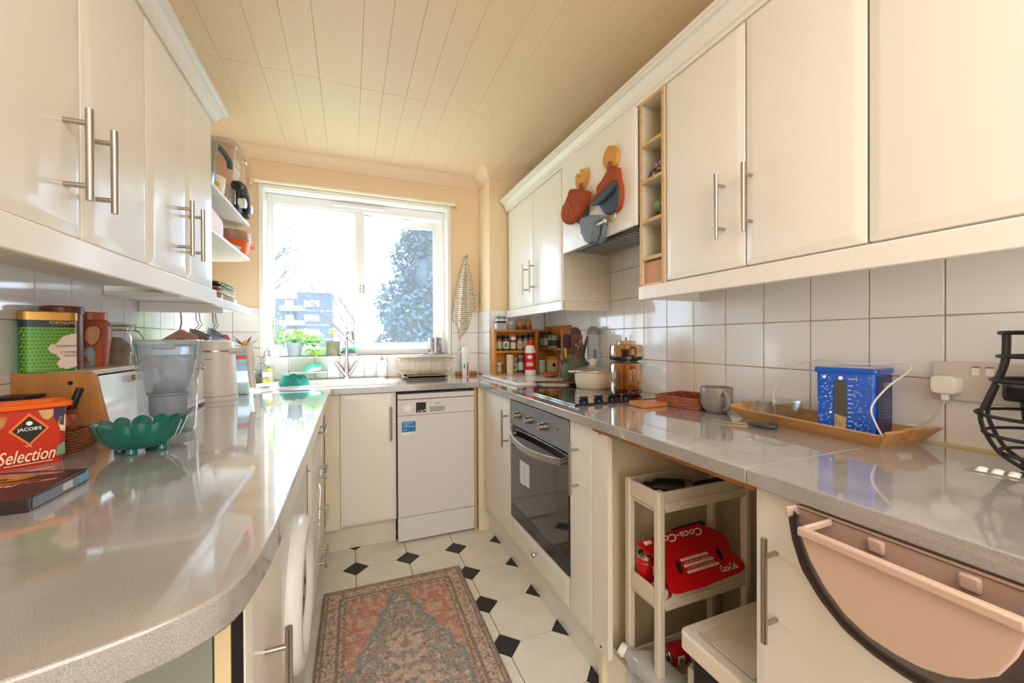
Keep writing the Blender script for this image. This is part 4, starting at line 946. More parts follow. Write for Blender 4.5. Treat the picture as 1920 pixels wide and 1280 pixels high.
# tea towel
t=T('towel_hook','small metal wall hook right of the window','hook',(.815,YB-.001,1.790))
P(t,'hook',B().cyl((0,0,0),(0,-.012,0),.012).tube([(0,-.01,0),(0,-.035,-.002),(0,-.040,.012)],.004,6),steel)
tw=B(); n,mm=44,30
def poly_at(P_,u):
    L=[0]
    for p_,q_ in zip(P_[:-1],P_[1:]): L.append(L[-1]+math.hypot(q_[0]-p_[0],q_[1]-p_[1]))
    d=u*L[-1]
    for k in range(len(P_)-1):
        if d<=L[k+1] or k==len(P_)-2:
            f_=(d-L[k])/(L[k+1]-L[k]); return (P_[k][0]+(P_[k+1][0]-P_[k][0])*f_,P_[k][1]+(P_[k+1][1]-P_[k][1])*f_)
bot=[(.703,1.325),(.720,1.300),(.737,1.290),(.749,1.241),(.752,1.168),(.780,1.205),(.804,1.228),(.825,1.288),(.849,1.366),(.862,1.398),(.894,1.430)]
for j in range(mm+1):
    v_=j/mm
    for i in range(n+1):
        u=i/n; bx_,bz_=poly_at(bot,u); tx=.806+.010*(u-.5); tz=1.785
        bow=-.014*sin(pi*v_)*(1-u)+.004*sin(pi*v_)*u
        x=tx+(bx_-tx)*v_+bow; z=tz+(bz_-tz)*v_
        tw.v.append((x,YB-.040+.016*sin(u*15+1)*min(1,v_*2.5)+.006*sin(u*33+3*v_)*v_,z))
for j in range(mm):
    for i in range(n): a=j*(n+1)+i; tw.f.append((a,a+1,a+n+2,a+n+1))
def stripes():
    m=bpy.data.materials.new('striped linen'); m.use_nodes=True; nt=m.node_tree; b_=nt.nodes['Principled BSDF']; b_.inputs['Roughness'].default_value=.95
    tc=nt.nodes.new('ShaderNodeTexCoord'); w_=nt.nodes.new('ShaderNodeTexWave'); w_.inputs['Scale'].default_value=22; w_.bands_direction='Z'; w_.inputs['Distortion'].default_value=3; w_.inputs['Detail Scale'].default_value=4
    r=nt.nodes.new('ShaderNodeValToRGB'); r.color_ramp.elements[0].color=rgb('#6f685c'); r.color_ramp.elements[1].color=rgb('#efe3cc'); r.color_ramp.elements[0].position=.10; r.color_ramp.elements[1].position=.34
    nt.links.new(tc.outputs['Object'],w_.inputs[0]); nt.links.new(w_.outputs[0],r.inputs[0]); nt.links.new(r.outputs[0],b_.inputs[0]); return m
one('tea_towel',tw,stripes(),'cream tea towel with grey stripes hanging right of the window','towel',solid=.003,ang=90)
# ================================================================ open shelves, left
SX=-.62
t=T('saucepan','steel pan with a dark curved handle on the top corner shelf','pan',(-.60,2.03,1.8005))
P(t,'body',B().lathe([(0,0),(.06,0),(.075,.02),(.08,.09),(.086,.18),(.088,.2),(.080,.19),(.07,.03),(0,.01)],28),mat('pan steel','#8f9a98',.25,.8)); P(t,'handle',B().tube(spline([(.03,.05,.205),(.06,.12,.235),(.088,.17,.20),(.090,.18,.165)],5),.011,8),mat('slate handle','#4b5c63',.5))
P(t,'lid',B().lathe([(.088,.2),(.07,.222),(.02,.235),(0,.236)],28),mat('pan lid','#7e8f8f',.3,.6)); P(t,'lid_knob',B().lathe([(.008,.234),(.016,.25),(.014,.262),(0,.264)],14),mat('slate handle','#4b5c63',.5))
cg=glass('tinted clear plastic','#f2e0d4',.06,.6,white=.25)
t=T('plastic_jug','large clear plastic container stacked on the top corner shelf','container',(-.60,2.385,1.925))
def hx_(g,z,r=.035): return [(a,b_,z) for a,b_ in rrect(-.095-g,.09+g,-.10-g,.10+g,r,5)]
P(t,'body',loft([hx_(-.018,0),hx_(-.012,.02),hx_(0,.17),hx_(.01,.19)],True,False),cg); P(t,'lid',loft([hx_(.012,.185),hx_(.014,.2),hx_(.004,.212)]),glass('container lid','#eee6e0',.1,.5,white=.5)); P(t,'handle',B().tube(spline([(.093,.09,.19),(.100,.128,.17),(.096,.138,.08),(.086,.118,.02)],5),.011,8),cg)
P(t,'label',B().box(-.02,.03,-.115,-.112,.14,.17),mat('container label','#d6a79c',.5))
t=T('mixing_bowl','cream bowl with a yellow dot on the top corner shelf','bowl',(-.585,2.205,1.8005))
P(t,'bowl',B().lathe([(0,0),(.03,0),(.05,.03),(.058,.09),(.06,.115),(.055,.112),(.04,.03),(0,.012)],24),mat('cream bowl','#f1e8cf',.3)); decal(t,'yellow_dot',[(.010*cos(a),.075+.010*sin(a)) for a in [2*pi*k/12 for k in range(12)]],mat('lemon','#f2c416',.5),cylmap(.0565,math.radians(-50),off=.0012),n=10)
t=T('glass_box','square clear storage box under the large clear container','container',(-.61,2.375,1.8005))
P(t,'body',loft([hx_(-.015,0),hx_(-.008,.115)],True,True),glass('box frosted','#efe9e0',.1,.6,white=.45))
t=T('kitchen_timer','black gadget with round white dials in front of the clear containers','gadget',(-.497,2.36,1.8005))
P(t,'body',B().tube(spline([(-.01,-.06,.12),(-.005,-.01,.135),(0,.04,.10),(.0,.07,.045),(0,.075,.022)],5),[.022]*6+[.026]*10+[.022]*5,12),mat('black matte','#26282a',.5)); P(t,'foot',B().box(-.022,.02,.03,.09,0,.024),mat('black matte','#26282a',.5),bev=.006)
for y,z,r in ((.100,.055,.022),(-.035,.045,.024)): P(t,'dial',B().cyl((.0,y,z),(.024,y-.004,z),r,r,20).cyl((.024,y-.004,z),(.0245,y-.004,z),r*.8,r*.8,20),mat('dial white','#e9ece6',.3))
P(t,'stand',B().box(-.02,.0,-.06,.02,0,.03).box(-.015,.0,-.045,-.03,.03,.12),mat('black matte','#26282a',.5),bev=.003)
t=T('patterned_bowl','dark patterned bowl on the middle corner shelf','bowl',(-.61,2.10,1.6155))
P(t,'bowl',B().lathe([(0,0),(.04,0),(.075,.035),(.088,.085),(.09,.09),(.084,.088),(.06,.03),(0,.012)],28),mat('dark floral','#56646b',.3,noise=.7,ns=30,col2='#2a3b3c'))
t=T('baking_dish','pink-brown oven dish leaning against the patterned bowl','dish',(-.514,1.97,1.6155),math.radians(4))
P(t,'dish',loft([[(x,y,z) for y,z in rrect(-.10,.17,.0,.085,.03,5)] for x in (-.006,.006)]),mat('pinkish clay','#d8926c',.35),bev=.003)
t=T('casserole_pot','small orange casserole with brown lid on the middle corner shelf','pot',(-.580,2.530,1.6155))
og_=mat('orange enamel','#ea5a1c',.2,coat=.5)
P(t,'body',B().lathe([(0,0),(.065,0),(.078,.015),(.088,.075),(.090,.08),(.082,.078),(0,.02)],28),og_); P(t,'lid',B().lathe([(.092,.078),(.090,.09),(.086,.125),(.088,.130),(.08,.128),(0,.125)],28),mat('brown enamel','#a77a68',.3))
for a in (35,215): 
    a=math.radians(a); P(t,'side_handle',B().tube(spline([(.086*cos(a-.25),.086*sin(a-.25),.065),(.118*cos(a),.118*sin(a),.068),(.086*cos(a+.25),.086*sin(a+.25),.065)],5),.006,6),og_)
t=T('green_spoon_rest','teal-green spoon rest lying before the orange casserole','spoon rest',(-.525,2.285,1.6155),math.radians(70))
P(t,'rest',loft([[(a*1.0,b_,z) for a,b_ in rrect(-.055+g,.055-g,-.022+g,.022-g,.018,5)] for g,z in ((.004,0),(0,.012),(.003,.013),(.008,.005))]),mat('sea glaze','#76a497',.25))
for i,(c,r,z) in enumerate((('#c98b52',.106,0),('#e8d3b4',.100,.034),('#8a5a38',.104,.052),('#3f3a36',.103,.072))):
    t=T('stacked_dish','%s in the pile on the lowest corner shelf'%['wide amber-brown bottom dish','cream dish second from bottom','brown dish third from bottom','dark topmost dish'][i],'dish',(-.625,2.24,1.340+z),0,'dishes piled on the lowest corner shelf')
    P(t,'dish',loft([[(a,b_,zz) for a,b_ in rrect(-r-g,r+g,-r*1.5-g,r*1.5+g,.04,5)] for g,zz in ((-.014,0),(-.002,.012),(0,.0335 if i==0 else .0175),(-.005,.0335 if i==0 else .0175),(-.016,.006))],True,True),mat('dish '+c,c,.15,noise=.25,ns=16,coat=.5))
t=T('glass_dish','clear glass lid on top of the piled dishes','lid',(-.64,2.20,1.4305))
P(t,'lid',loft([[(a,b_,zz) for a,b_ in rrect(-.08+g,.08-g,-.09+g,.09-g,.03,5)] for g,zz in ((0,0),(.015,.02),(.06,.035))]),glass('cream glass','#f6ead2',.05,.6,white=.4))
# hanging under the shelves
def hang(nm,lab,x,y,z,build,cat):
    t=T(nm,lab,cat,(x,y,z)); build(t); return t
def pads(t):
    P(t,'cord',B().tube(spline([(0,0,.0),(.003,0,-.05),(-.002,0,-.085)],4),.003,6),mat('jute cord','#b98a55',.9))
    P(t,'pad',loft([[(x,y+o_,z) for x,z in ((0,-.082),(.06,-.112),(.045,-.155),(-.035,-.155),(-.068,-.128))] for y,o_ in ((-.006,0),(.006,0))]),mat('dusty pink cloth','#b98876',.8,bump=.4,bs=200),bev=.003)
    P(t,'dark_patch',B().box(-.012,.018,-.0085,-.006,-.148,-.122),mat('patch','#5f5a58',.7))
hang('pot_holder','dusty pink pot holder on a cord below the shelves',-.665,2.10,1.302,pads,'pot holder')
def siev(c,s_):
    def f(t):
        P(t,'wire_handle',B().tube([(-.006,0,0),(-.004,0,-.04),(.006,0,-.06),(-.012,0,-.085)],.0018,5).tube([(.006,0,0),(.010,0,-.045),(.018,0,-.058),(.0,0,-.085)],.0018,5),mat('dark wire','#77777a',.3,.9))
        P(t,'mesh_bowl',B().lathe([(.042,0),(.040,-.012),(.028,-.030),(.0,-.038)],24).xf(Matrix.Translation((.012,0,-.098))@Matrix.Rotation(s_,4,'Y')),mat('sieve '+c,c,.4,.6)); P(t,'rim',B().tube(ring(.042,0,n=24),.003,6,closed=True).xf(Matrix.Translation((.012,0,-.098))@Matrix.Rotation(s_,4,'Y')),mat('dark wire','#77777a',.3,.9))
    return f
hang('sieve','steel sieve hanging next to the pink pot holder',-.628,2.175,1.302,siev('#9d8f70',.5),'sieve')
hang('sieve','fine grey sieve hanging nearest the window below the shelves',-.60,2.30,1.302,siev('#8f959a',.7),'sieve')
def tg(t): P(t,'cord',B().tube([(0,0,0),(0,0,-.10)],.0012,5),white); P(t,'tag',B().prism([(-.02,-.10),(.012,-.10),(.028,-.125),(-.004,-.128)],'y',-.002,.002),mat('tag red','#e0484a',.5))
hang('red_tag','small red tag hanging to the right of the sieves',-.575,2.36,1.301,tg,'tag')
# ================================================================ things on the right worktop
t=T('hob','black glass ceramic hob with four dark knobs','hob',(1.03,1.63,WT))
Wp(t,'glass_plate',B().box(.806,1.262,1.345,1.930,WT+.0003,WT+.008),mat('hob glass','#0d0d0e',.05,coat=1,spec=.8),bev=.0015)
zr=mat('hob zone ring','#4a4a4c',.3)
for x,y,r in ((.93,1.56,.09),(.93,1.79,.07),(1.13,1.58,.07),(1.13,1.80,.09)):
    Wp(t,'cooking_zone',B().lathe([(r,WT+.0081),(r,WT+.0084),(r-.003,WT+.0084),(r-.003,WT+.0081)],40,c=(x,y)),zr)
kb=mat('knob blue black','#1a2126',.25)
for x,y in ((.870,1.385),(.944,1.390),(1.014,1.395),(1.086,1.40)):
    k=Wp(t,'control_knob',B().cyl((x,y,WT+.0082),(x,y,WT+.013),.021,.020,22),kb,bev=.001)
    Wp(k,'grip',B().box(x-.019,x+.019,y-.006,y+.006,WT+.0132,WT+.029),kb,bev=.003)
t=T('marble_board','white marble board in the far right corner','board',(1.05,2.31,WT))
Wp(t,'slab',B().box(.85,1.255,2.03,2.655,WT+.0005,.929),mat('white marble','#efeae2',.18,noise=.12,ns=6,coat=.3),bev=.003)
MZ=.9295
pine=mat('orange pine','#cf8533',.5,noise=.22,ns=9,stretch=(1,1,5))
t=T('spice_rack','orange pine spice rack with two shelves against the pillar','rack',(1.06,2.58,MZ))
y0,y1=2.535,2.605
for x in (.898,1.205): Wp(t,'side_panel',B().box(x,x+.017,y0,y1,MZ,1.238),pine,bev=.001)
Wp(t,'top_panel',B().box(.9155,1.2045,y0,y1,1.222,1.236),pine,bev=.001)
for z in (MZ,1.080): Wp(t,'shelf',B().box(.9155,1.2045,y0+.002,y1,z,z+.010),pine,bev=.001)
Wp(t,'front_rail',B().box(.9155,1.2045,y0-.001,y0+.002,1.078,1.094),pine)
for i in range(5): Wp(t,'back_slat',B().box(.9155+.0578*i+.0008,.9155+.0578*(i+1)-.0008,y1,y1+.006,MZ,1.236),pine)
t=T('spice_rack','orange pine spice rack facing out from the right wall','rack',(1.30,2.45,MZ))
for y in (2.270,2.618): Wp(t,'side_panel',B().box(1.268,1.333,y,y+.015,MZ,1.235),pine,bev=.001)
for z in (MZ,1.098): Wp(t,'shelf',B().box(1.268,1.330,2.2855,2.6175,z,z+.012),pine,bev=.001)
Wp(t,'back_panel',B().box(1.331,1.336,2.27,2.633,MZ,1.262),pine)
def sjar(nm,lab,x,y,z,h,r,lidc,bodyc,labc=None,prt=None,lidh=.022):
    t=T(nm,lab,'jar',(x,y,z))
    bm_=mat('jar '+bodyc,bodyc,.2,noise=.2,ns=60)
    P(t,'body',B().lathe([(0,0),(r*.92,0),(r,.003),(r,h-lidh-.008),(r*.85,h-lidh)],18),bm_)
    P(t,'lid',B().lathe([(r*.95,h-lidh),(r*.98,h-lidh+.001),(r*.98,h-.001),(r*.9,h),(0,h)],18),mat('lid '+lidc,lidc,.4))
    if labc: P(t,'label',B().lathe([(r+.0006,h*.16),(r+.0008,h*.18),(r+.0008,h*.58),(r+.0006,h*.6)],18),mat('label '+labc,labc,.6))
    if prt: decal(t,'label_mark',[(-.010,h*.22),(.010,h*.26),(.008,h*.48),(-.004,h*.50)],mat('mark '+prt,prt,.6),cylmap(r,-pi/2-.35,off=.0016),n=8)
    return t
US=1.0905
sjar('spice_jar','black-lidded jar with brown spice at left of the upper rack shelf',.944,2.565,US,.108,.021,'#1b1c1e','#7a5647','#b9ad8f')
sjar('spice_jar','black-lidded jar with cream and green label, second on upper shelf',.993,2.565,US,.110,.0225,'#22262a','#5b4a3c','#d9d6c4','#3f7a4d')
sjar('spice_jar','white-lidded jar with pale green label and red foot',1.046,2.565,US,.098,.020,'#e9e6df','#a43a2a','#cdd0b4')
sjar('spice_jar','dark-lidded jar with green and pink label, fourth on upper shelf',1.097,2.565,US,.110,.0205,'#20272c','#6f7f5d','#cfcab2','#c77a82')
sjar('spice_jar','blue-black lidded jar half hidden by the salt bottle cap',1.142,2.565,US,.110,.019,'#1c2a33','#8a8a7a','#b7bfae')
sjar('spice_jar','small black-lidded jar with red content at right of upper shelf',1.184,2.57,US,.118,.019,'#1d1d1c','#b2472c','#9aa15b')
LS=.9400
sjar('spice_jar','short pale jar at left of the lower rack shelf',.940,2.555,LS,.075,.0175,'#cfc5b2','#9d8f7d','#b9ac97')
sjar('spice_jar','slim brown jar second on the lower rack shelf',.968,2.585,LS,.082,.010,'#b59b83','#6d4434')
sjar('spice_jar','tall clear jar of pale grains with a dark top',1.000,2.530-.022,MZ,.150,.0235,'#3a3a38','#d8cbab',None,None,.010)
sjar('spice_jar','jar of red and green pepper mix on the lower shelf',1.052,2.555,LS,.106,.0215,'#8a8d8a','#9a6a35','#b9b487','#2f6b45')
sjar('spice_jar','grey-lidded jar beside the salt bottle on the lower shelf',1.100,2.555,LS,.122,.022,'#9a8f9b','#5c5f68','#c6cbd0')
TZ=1.2365
t=T('clip_jar','clear jar with grey-blue clamp lid on top of the spice rack','jar',(.957,2.57,TZ))
P(t,'body',B().lathe([(0,.0005),(.040,.0005),(.041,.004),(.041,.040),(.036,.046)],24),glass('jar frosted','#eef0ee',.08,.6,white=.4)); P(t,'collar',B().lathe([(.036,.044),(.037,.045),(.037,.060),(.034,.062)],24),dark); P(t,'seal',B().lathe([(.038,.060),(.039,.061),(.039,.069),(.036,.070)],24),white); P(t,'lid',B().lathe([(.034,.070),(.035,.071),(.035,.088),(.03,.092),(0,.093)],24),mat('lid blue grey','#6c7f86',.35))
sjar('small_jar','small clear jar between clamp jar and the brown shakers',1.035,2.575,TZ,.058,.022,'#c2bfb4','#a39f90')
for lab,x in (('left brown-footed wooden shaker on top of the spice rack',1.103),('right brown-footed wooden shaker on top of the spice rack',1.165)):
    t=T('shaker',lab,'shaker',(x,2.572,TZ)); P(t,'base',B().lathe([(0,0),(.024,0),(.027,.012),(.026,.030)],20),mat('shaker brown','#9a4527',.35)); P(t,'top',B().lathe([(.026,.030),(.022,.050),(.016,.070),(.010,.078),(0,.080)],20),mat('shaker tan','#c99a5f',.4))
t=T('salt_bottle','white salt bottle with red band and red cap','bottle',(1.128,2.46,MZ))
P(t,'bottle',B().lathe([(0,0),(.034,0),(.038,.006),(.038,.155),(.034,.175),(.026,.200)],28),mat('salt white','#f1ece6',.35)); P(t,'cap',B().lathe([(.026,.200),(.027,.201),(.027,.218),(.024,.221),(0,.221)],24),red)
P(t,'red_band',B().lathe([(.0384,.036),(.0388,.037),(.0388,.149),(.0384,.150)],28),red); decal(t,'oval_badge',[(.018*cos(a),.122+.011*sin(a)) for a in [2*pi*k/18 for k in range(18)]],wht,cylmap(.0385,math.radians(-118),off=.0012),n=16)
sm_=cylmap(.0385,math.radians(-118),off=.0026); letter(t,'SALT',red,(-.012,.118,0),(1,0,0),(0,0,1),.024,.009,mapf=sm_)
decal(t,'grey_label',[(-.024,.062),(.024,.062),(.024,.086),(-.024,.086)],mat('label grey','#c9c3c0',.5),cylmap(.0385,math.radians(-118),off=.0012),n=12)
R2=1.1105
sjar('spice_jar','wide black-lidded jar with dark and green label in the wall rack',1.288,2.575,R2,.110,.026,'#1e1e20','#57484c','#8d9a94','#3c8a52')
sjar('spice_jar','black-lidded jar behind the wooden utensils in the wall rack',1.290,2.520,R2,.112,.024,'#1b1b1c','#6a5c50','#a9a397')
sjar('spice_jar','clear jar with silver lid in the wall rack',1.292,2.462,R2,.088,.022,'#8b9095','#b3b7ba','#2b2d30')
sjar('spice_jar','second silver-lidded clear jar in the wall rack',1.292,2.41,R2,.088,.022,'#94989c','#a9adb0','#3a3c40')
sjar('spice_jar','pale green jar with beige lid right of the salt bottle',1.235,2.50,MZ,.098,.026,'#d9cfb3','#a9b795','#b6c4a2',None,.016)
t=T('tea_carton','small yellow-topped white carton at the foot of the wall rack','carton',(1.300,2.47,.942),0)
P(t,'box',B().box(-.028,.028,-.03,.035,0,.108),mat('carton cream','#e7d7b6',.6),bev=.001); P(t,'yellow_top',B().box(-.0285,.0285,-.0305,.0355,.085,.1085),mat('carton yellow','#e0a437',.6)); P(t,'mark',B().cyl((-.0005,-.0302,.052),(-.0005,-.0308,.052),.013),inkm)
t=T('garlic_dish','terracotta garlic keeper on the marble board by the stone jar','dish',(1.185,2.275,MZ))
P(t,'dish',B().lathe([(0,0),(.03,0),(.045,.012),(.046,.022),(.030,.030),(0,.033)],24,sx=1.2),mat('terracotta dish','#a8552f',.4))
# stone jar with utensils
t=T('utensil_jar','speckled green-grey stone jar full of cooking utensils','jar',(1.185,1.975,WT))
P(t,'jar',B().lathe([(0,0),(.058,0),(.066,.01),(.078,.06),(.080,.095),(.074,.125),(.060,.150),(.054,.162),(.056,.180),(.050,.180),(.048,.160),(.060,.12),(.05,.02),(0,.015)],32),mat('green stone','#5f624a',.65,noise=.45,ns=70,bump=.5,bs=90))
UX,UY,UZ=1.185,1.975,WT+.02
dw=mat('dark wood','#5b3226',.45,noise=.35,ns=12); dw2=mat('reddish wood','#7f4a35',.45,noise=.3,ns=14)
def uten(nm,lab,x,y,tx,ty,tz,head,m,hm=None,cat='utensil'):
    """handle from the bottom of the jar at offset x,y to the head centre at tx,ty,tz (world offsets)"""
    t=T(nm,lab,cat,(UX+x,UY+y,UZ)); d=Vector((tx-x,ty-y,tz)); L=d.length; q=d.to_track_quat('Z','Y').to_matrix().to_4x4()
    P(t,'handle',B().cyl((0,0,0),(0,0,L*.8),.006,.0055,10).xf(q),m); h=head(L); 
    for nme,bb in h: P(t,nme,bb.xf(q@Matrix.Rotation(math.radians(-20),4,'Z') if nme!='x' else q),hm or m,bev=.0015)
    return t
def spoonh(w_,h_,th=.006):
    def f(L): return [('bowl',B().ball((0,0,L-h_*.3),1,sc=(w_,th,h_)))]
    return f
def slot(L):
    b=B(); 
    for x in (-.027,-.0135,0,.0135,.027): b.box(x-.004,x+.004,-.003,.003,L-.085,L)
    b.box(-.031,.031,-.003,.003,L-.002,L+.008).box(-.031,.031,-.003,.003,L-.095,L-.083); return [('slotted_blade',b)]
uten('slotted_spatula','reddish slotted wooden spatula in the stone jar',.0,-.03,-.028,-.07,.255,slot,dw2)
uten('wooden_spoon','large round dark wooden spoon at the back of the stone jar',.01,.02,.018,.03,.275,spoonh(.045,.05),dw)
uten('wooden_spoon','dark wooden spoon leaning left in the stone jar',-.02,.0,-.105,.02,.165,spoonh(.030,.045),dw)
uten('wooden_spoon','reddish wooden ladle leaning right in the stone jar',.02,0,.075,.0,.225,spoonh(.028,.055),dw2)
uten('wooden_spoon','narrow dark wooden spoon leaning right in the stone jar',.02,.01,.06,.03,.200,spoonh(.020,.04),dw)
uten('wooden_turner','flat dark wooden turner behind the slotted spatula',-.01,.02,-.02,.05,.255,lambda L:[('blade',B().box(-.04,.035,-.003,.003,L-.07,L+.012))],dw)
sil=mat('blue black silicone','#2a3338',.4)
t=T('kitchen_scissors','dark-handled scissors standing in the stone jar','scissors',(UX-.015,UY-.04,UZ))
P(t,'blades',B().box(-.006,.006,-.001,.001,.02,.15),steel)
for s_ in (-1,1): P(t,'finger_ring',B().tube([(s_*.016+.012*cos(a),0,.183+.030*sin(a)) for a in [2*pi*k/16 for k in range(16)]],.0042,6,closed=True),sil)
uten('spatula','black silicone spatula between the scissor rings',.02,-.035,.025,-.05,.185,spoonh(.014,.032),sil)
t=T('steel_skewer','thin dark steel rod leaning against the stone jar','rod',(1.068,1.955,WT+.001)); P(t,'rod',B().cyl((0,0,0),(.028,.0,.29),.0025,n=8),mat('dark rod','#55504a',.35,.8))
t=T('wooden_fork','pale wooden handle leaning left in the stone jar','utensil',(UX-.03,UY+.0,UZ)); P(t,'handle',B().cyl((0,0,0),(-.035,.0,.19),.006,n=10),mat('pale wood','#d9a35f',.5))
# spoon rest with wooden spoons
t=T('spoon_rest','cream spoon rest in front of the stone jar','spoon rest',(1.045,2.0-.03,WT),math.radians(-30))
P(t,'rest',loft([[(a,b_,z) for a,b_ in rrect(-.09+g,.09-g,-.028+g,.028-g,.025,5)] for g,z in ((.012,0),(.002,.010),(0,.016),(.004,.015),(.015,.006))]),mat('cream glaze','#d9cfba',.25))
for lab,dx,dy,rz,L in (('dark wooden spoon lying on the cream spoon rest',-.02,.012,-26,.20),('reddish wooden spoon lying across the hob edge',.03,-.02,-52,.22)):
    t=T('wooden_spoon',lab,'utensil',(1.02+dx,1.975+dy,WT+.0175),math.radians(rz)); P(t,'spoon',B().ball((-.03,0,.006),1,sc=(.032,.022,.006)).tube([(0,0,.006),(L*.5,0,.008),(L,0,.004)],[.006,.0055,.005],8),dw if L==.20 else dw2)
# casserole
t=T('casserole','cream cast casserole with a pouring lip and glass lid on the hob','casserole',(1.175,1.775,WT+.0085))
cr=mat('cream casserole','#ddd2bd',.3); C_=.098
P(t,'pot',B().lathe([(0,0),(C_*.86,0),(C_*.9,.004),(C_*.97,.04),(C_,.080),(C_+.006,.085),(C_+.006,.089),(C_-.006,.088),(C_*.85,.02),(0,.012)],40),cr)
for s_ in (-1,1):
    P(t,'side_handle',B().prism([(s_*(C_+.003),-.028),(s_*(C_+.030),-.020),(s_*(C_+.034),0),(s_*(C_+.030),.020),(s_*(C_+.003),.028)],'z',.079,.088).xf(Matrix.Rotation(math.radians(-22),4,'Z')),cr,bev=.003)
P(t,'lid',B().lathe([(C_+.001,.089),(C_-.002,.092),(C_*.6,.108),(.012,.114)],40),glass('lid glass','#dfe3e0',.04,.6,white=.25)); P(t,'lid_band',B().lathe([(C_+.002,.0885),(C_+.002,.092),(C_-.004,.092),(C_-.004,.0885)],40),steel)
P(t,'lid_knob',B().lathe([(.012,.112),(.016,.116),(.017,.126),(.024,.140),(.024,.146),(.014,.149),(0,.149)],20),cr)
# amber glass vessels
amb=glass('amber glass','#f3cf9c',.02,.62); 
t=T('amber_jug','large amber glass jug on the near right of the hob','jug',(1.170,1.500,WT+.0085))
P(t,'body',B().lathe([(0,.001),(.060,.001),(.070,.006),(.074,.018),(.074,.134),(.070,.142),(.062,.146),(.0,.146)],36),amb)
P(t,'handle',B().tube(spline([(.02,-.078,.125),(.045,-.085,.125),(.055,-.085,.105),(.055,-.085,.045),(.045,-.080,.018),(.030,-.073,.016)],5),.005,8).xf(Matrix.Rotation(math.radians(-42),4,'Z')),amb)
P(t,'inner_tube',B().cyl((-.012,0,.005),(-.012,0,.135),.012).cyl((.018,0,.005),(.018,0,.135),.008),amb)
P(t,'tea',B().lathe([(0,.003),(.067,.006),(.0725,.018),(.0725,.030),(0,.030)],30),glass('tea','#c47f38',.03,.8,white=.1))
t=T('amber_pot','smaller amber glass pot with dark base stacked on the jug','pot',(1.170,1.500,WT+.1555))
P(t,'collar',B().lathe([(0,0),(.050,0),(.050,.008),(0,.008)],30),mat('dark collar','#4c3c33',.3)); P(t,'base',B().lathe([(0,.008),(.068,.008),(.0735,.014),(.074,.026),(.0,.026)],36),mat('dark blue base','#1d2328',.12))
P(t,'body',B().lathe([(.074,.026),(.074,.068),(.070,.076),(.062,.079),(.040,.080)],36),amb); P(t,'lid',B().lathe([(.042,.080),(.042,.092),(.038,.096),(0,.096)],30),amb); P(t,'lid_stem',B().cyl((0,0,.096),(0,0,.112),.003),dark)
P(t,'plunger',B().cyl((0,0,.026),(0,0,.055),.022).cyl((0,0,.055),(0,0,.058),.024),dark)
P(t,'handle',B().tube(spline([(.022,-.076,.066),(.040,-.086,.066),(.046,-.088,.052),(.044,-.086,.034),(.028,-.078,.030)],5),.004,8).xf(Matrix.Rotation(math.radians(-42),4,'Z')),mat('dark amber','#5f3b1e',.15))
# grey-domed container by the wall
t=T('paper_towel_holder','pale cylinder with a domed grey top standing by the wall behind the jar','container',(1.299,1.958,WT+.0006))
P(t,'body',B().lathe([(0,0),(.032,0),(.034,.01),(.036,.285)],28),glass('milky plastic','#e9edf0',.15,.5,white=.75)); P(t,'dome',B().lathe([(.038,.285),(.038,.298),(.032,.318),(.018,.331),(0,.334)],28),mat('grey dome','#8a8a85',.4))
t=T('steel_ruler_clip','narrow grey steel strip beside the domed cylinder','strip',(1.262,1.885,WT+.0006)); P(t,'strip',B().box(-.008,.008,-.002,.002,0,.20),mat('grey steel strip','#8d8f93',.4,.6))
# wooden pad, woven tray
one('wooden_board',B().prism([(-.075,-.040),(-.060,-.048),(.085,-.040),(.09,.03),(-.06,.050),(-.078,.030)],'z',0,.016),mat('orange board','#c37a3f',.4,noise=.2,ns=10,stretch=(1,6,1)),'small thick wooden board in front of the hob','board',bev=.003,loc=(1.085,1.245,WT+.0003))
t=T('woven_tray','reddish woven rattan tray between the board and the mug','tray',(1.225,1.185,WT+.0003),math.radians(12))
weave(t,-.085,.085,-.090,.090,.042,7,rat2,r=.0034,flare=.004)
# mug
t=T('mug','grey stoneware mug with its handle towards the room','mug',(1.195,1.035,WT+.0003))
mg=mat('grey stoneware','#857d74',.3)
P(t,'cup',B().lathe([(0,0),(.030,0),(.034,.003),(.046,.018),(.051,.040),(.0525,.088),(.0515,.0895),(.0495,.088),(.048,.04),(.042,.018),(.0,.008)],36),mg)
P(t,'handle',B().tube(spline([(-.022,-.046,.072),(-.032,-.066,.074),(-.040,-.080,.058),(-.038,-.078,.034),(-.026,-.058,.020),(-.018,-.040,.020)],6),.0068,10),mg)
# bamboo tray with box and dish
bam=mat('bamboo','#c8935a',.42,noise=.2,ns=9,stretch=(6,1,1))
TR=math.radians(-4.9)
t=T('bamboo_tray','bamboo serving tray with cut-out handles along the wall tiles','tray',(1.236,.730,WT+.0003),TR)
HW,HL=.070,.190
def pl(g,z): return [Vector((-HW-g,-HL-g,z)),Vector((HW+g,-HL-g,z)),Vector((HW+g,HL+g,z)),Vector((-HW-g,HL+g,z))]
P(t,'base',B().box(-HW,HW,-HL,HL,0,.007),bam)
lo,hi,lo2,hi2=pl(.0,.001),pl(.026,.034),pl(-.008,.001),pl(.018,.036)
for i in (1,3):
    j=(i+1)%4; P(t,'long_side',B().add([lo[i],lo[j],hi[j],hi[i],lo2[i],lo2[j],hi2[j],hi2[i]],[(0,1,2,3),(4,5,6,7),(0,1,5,4),(3,2,6,7),(0,3,7,4),(1,2,6,5)]),bam,bev=.001)
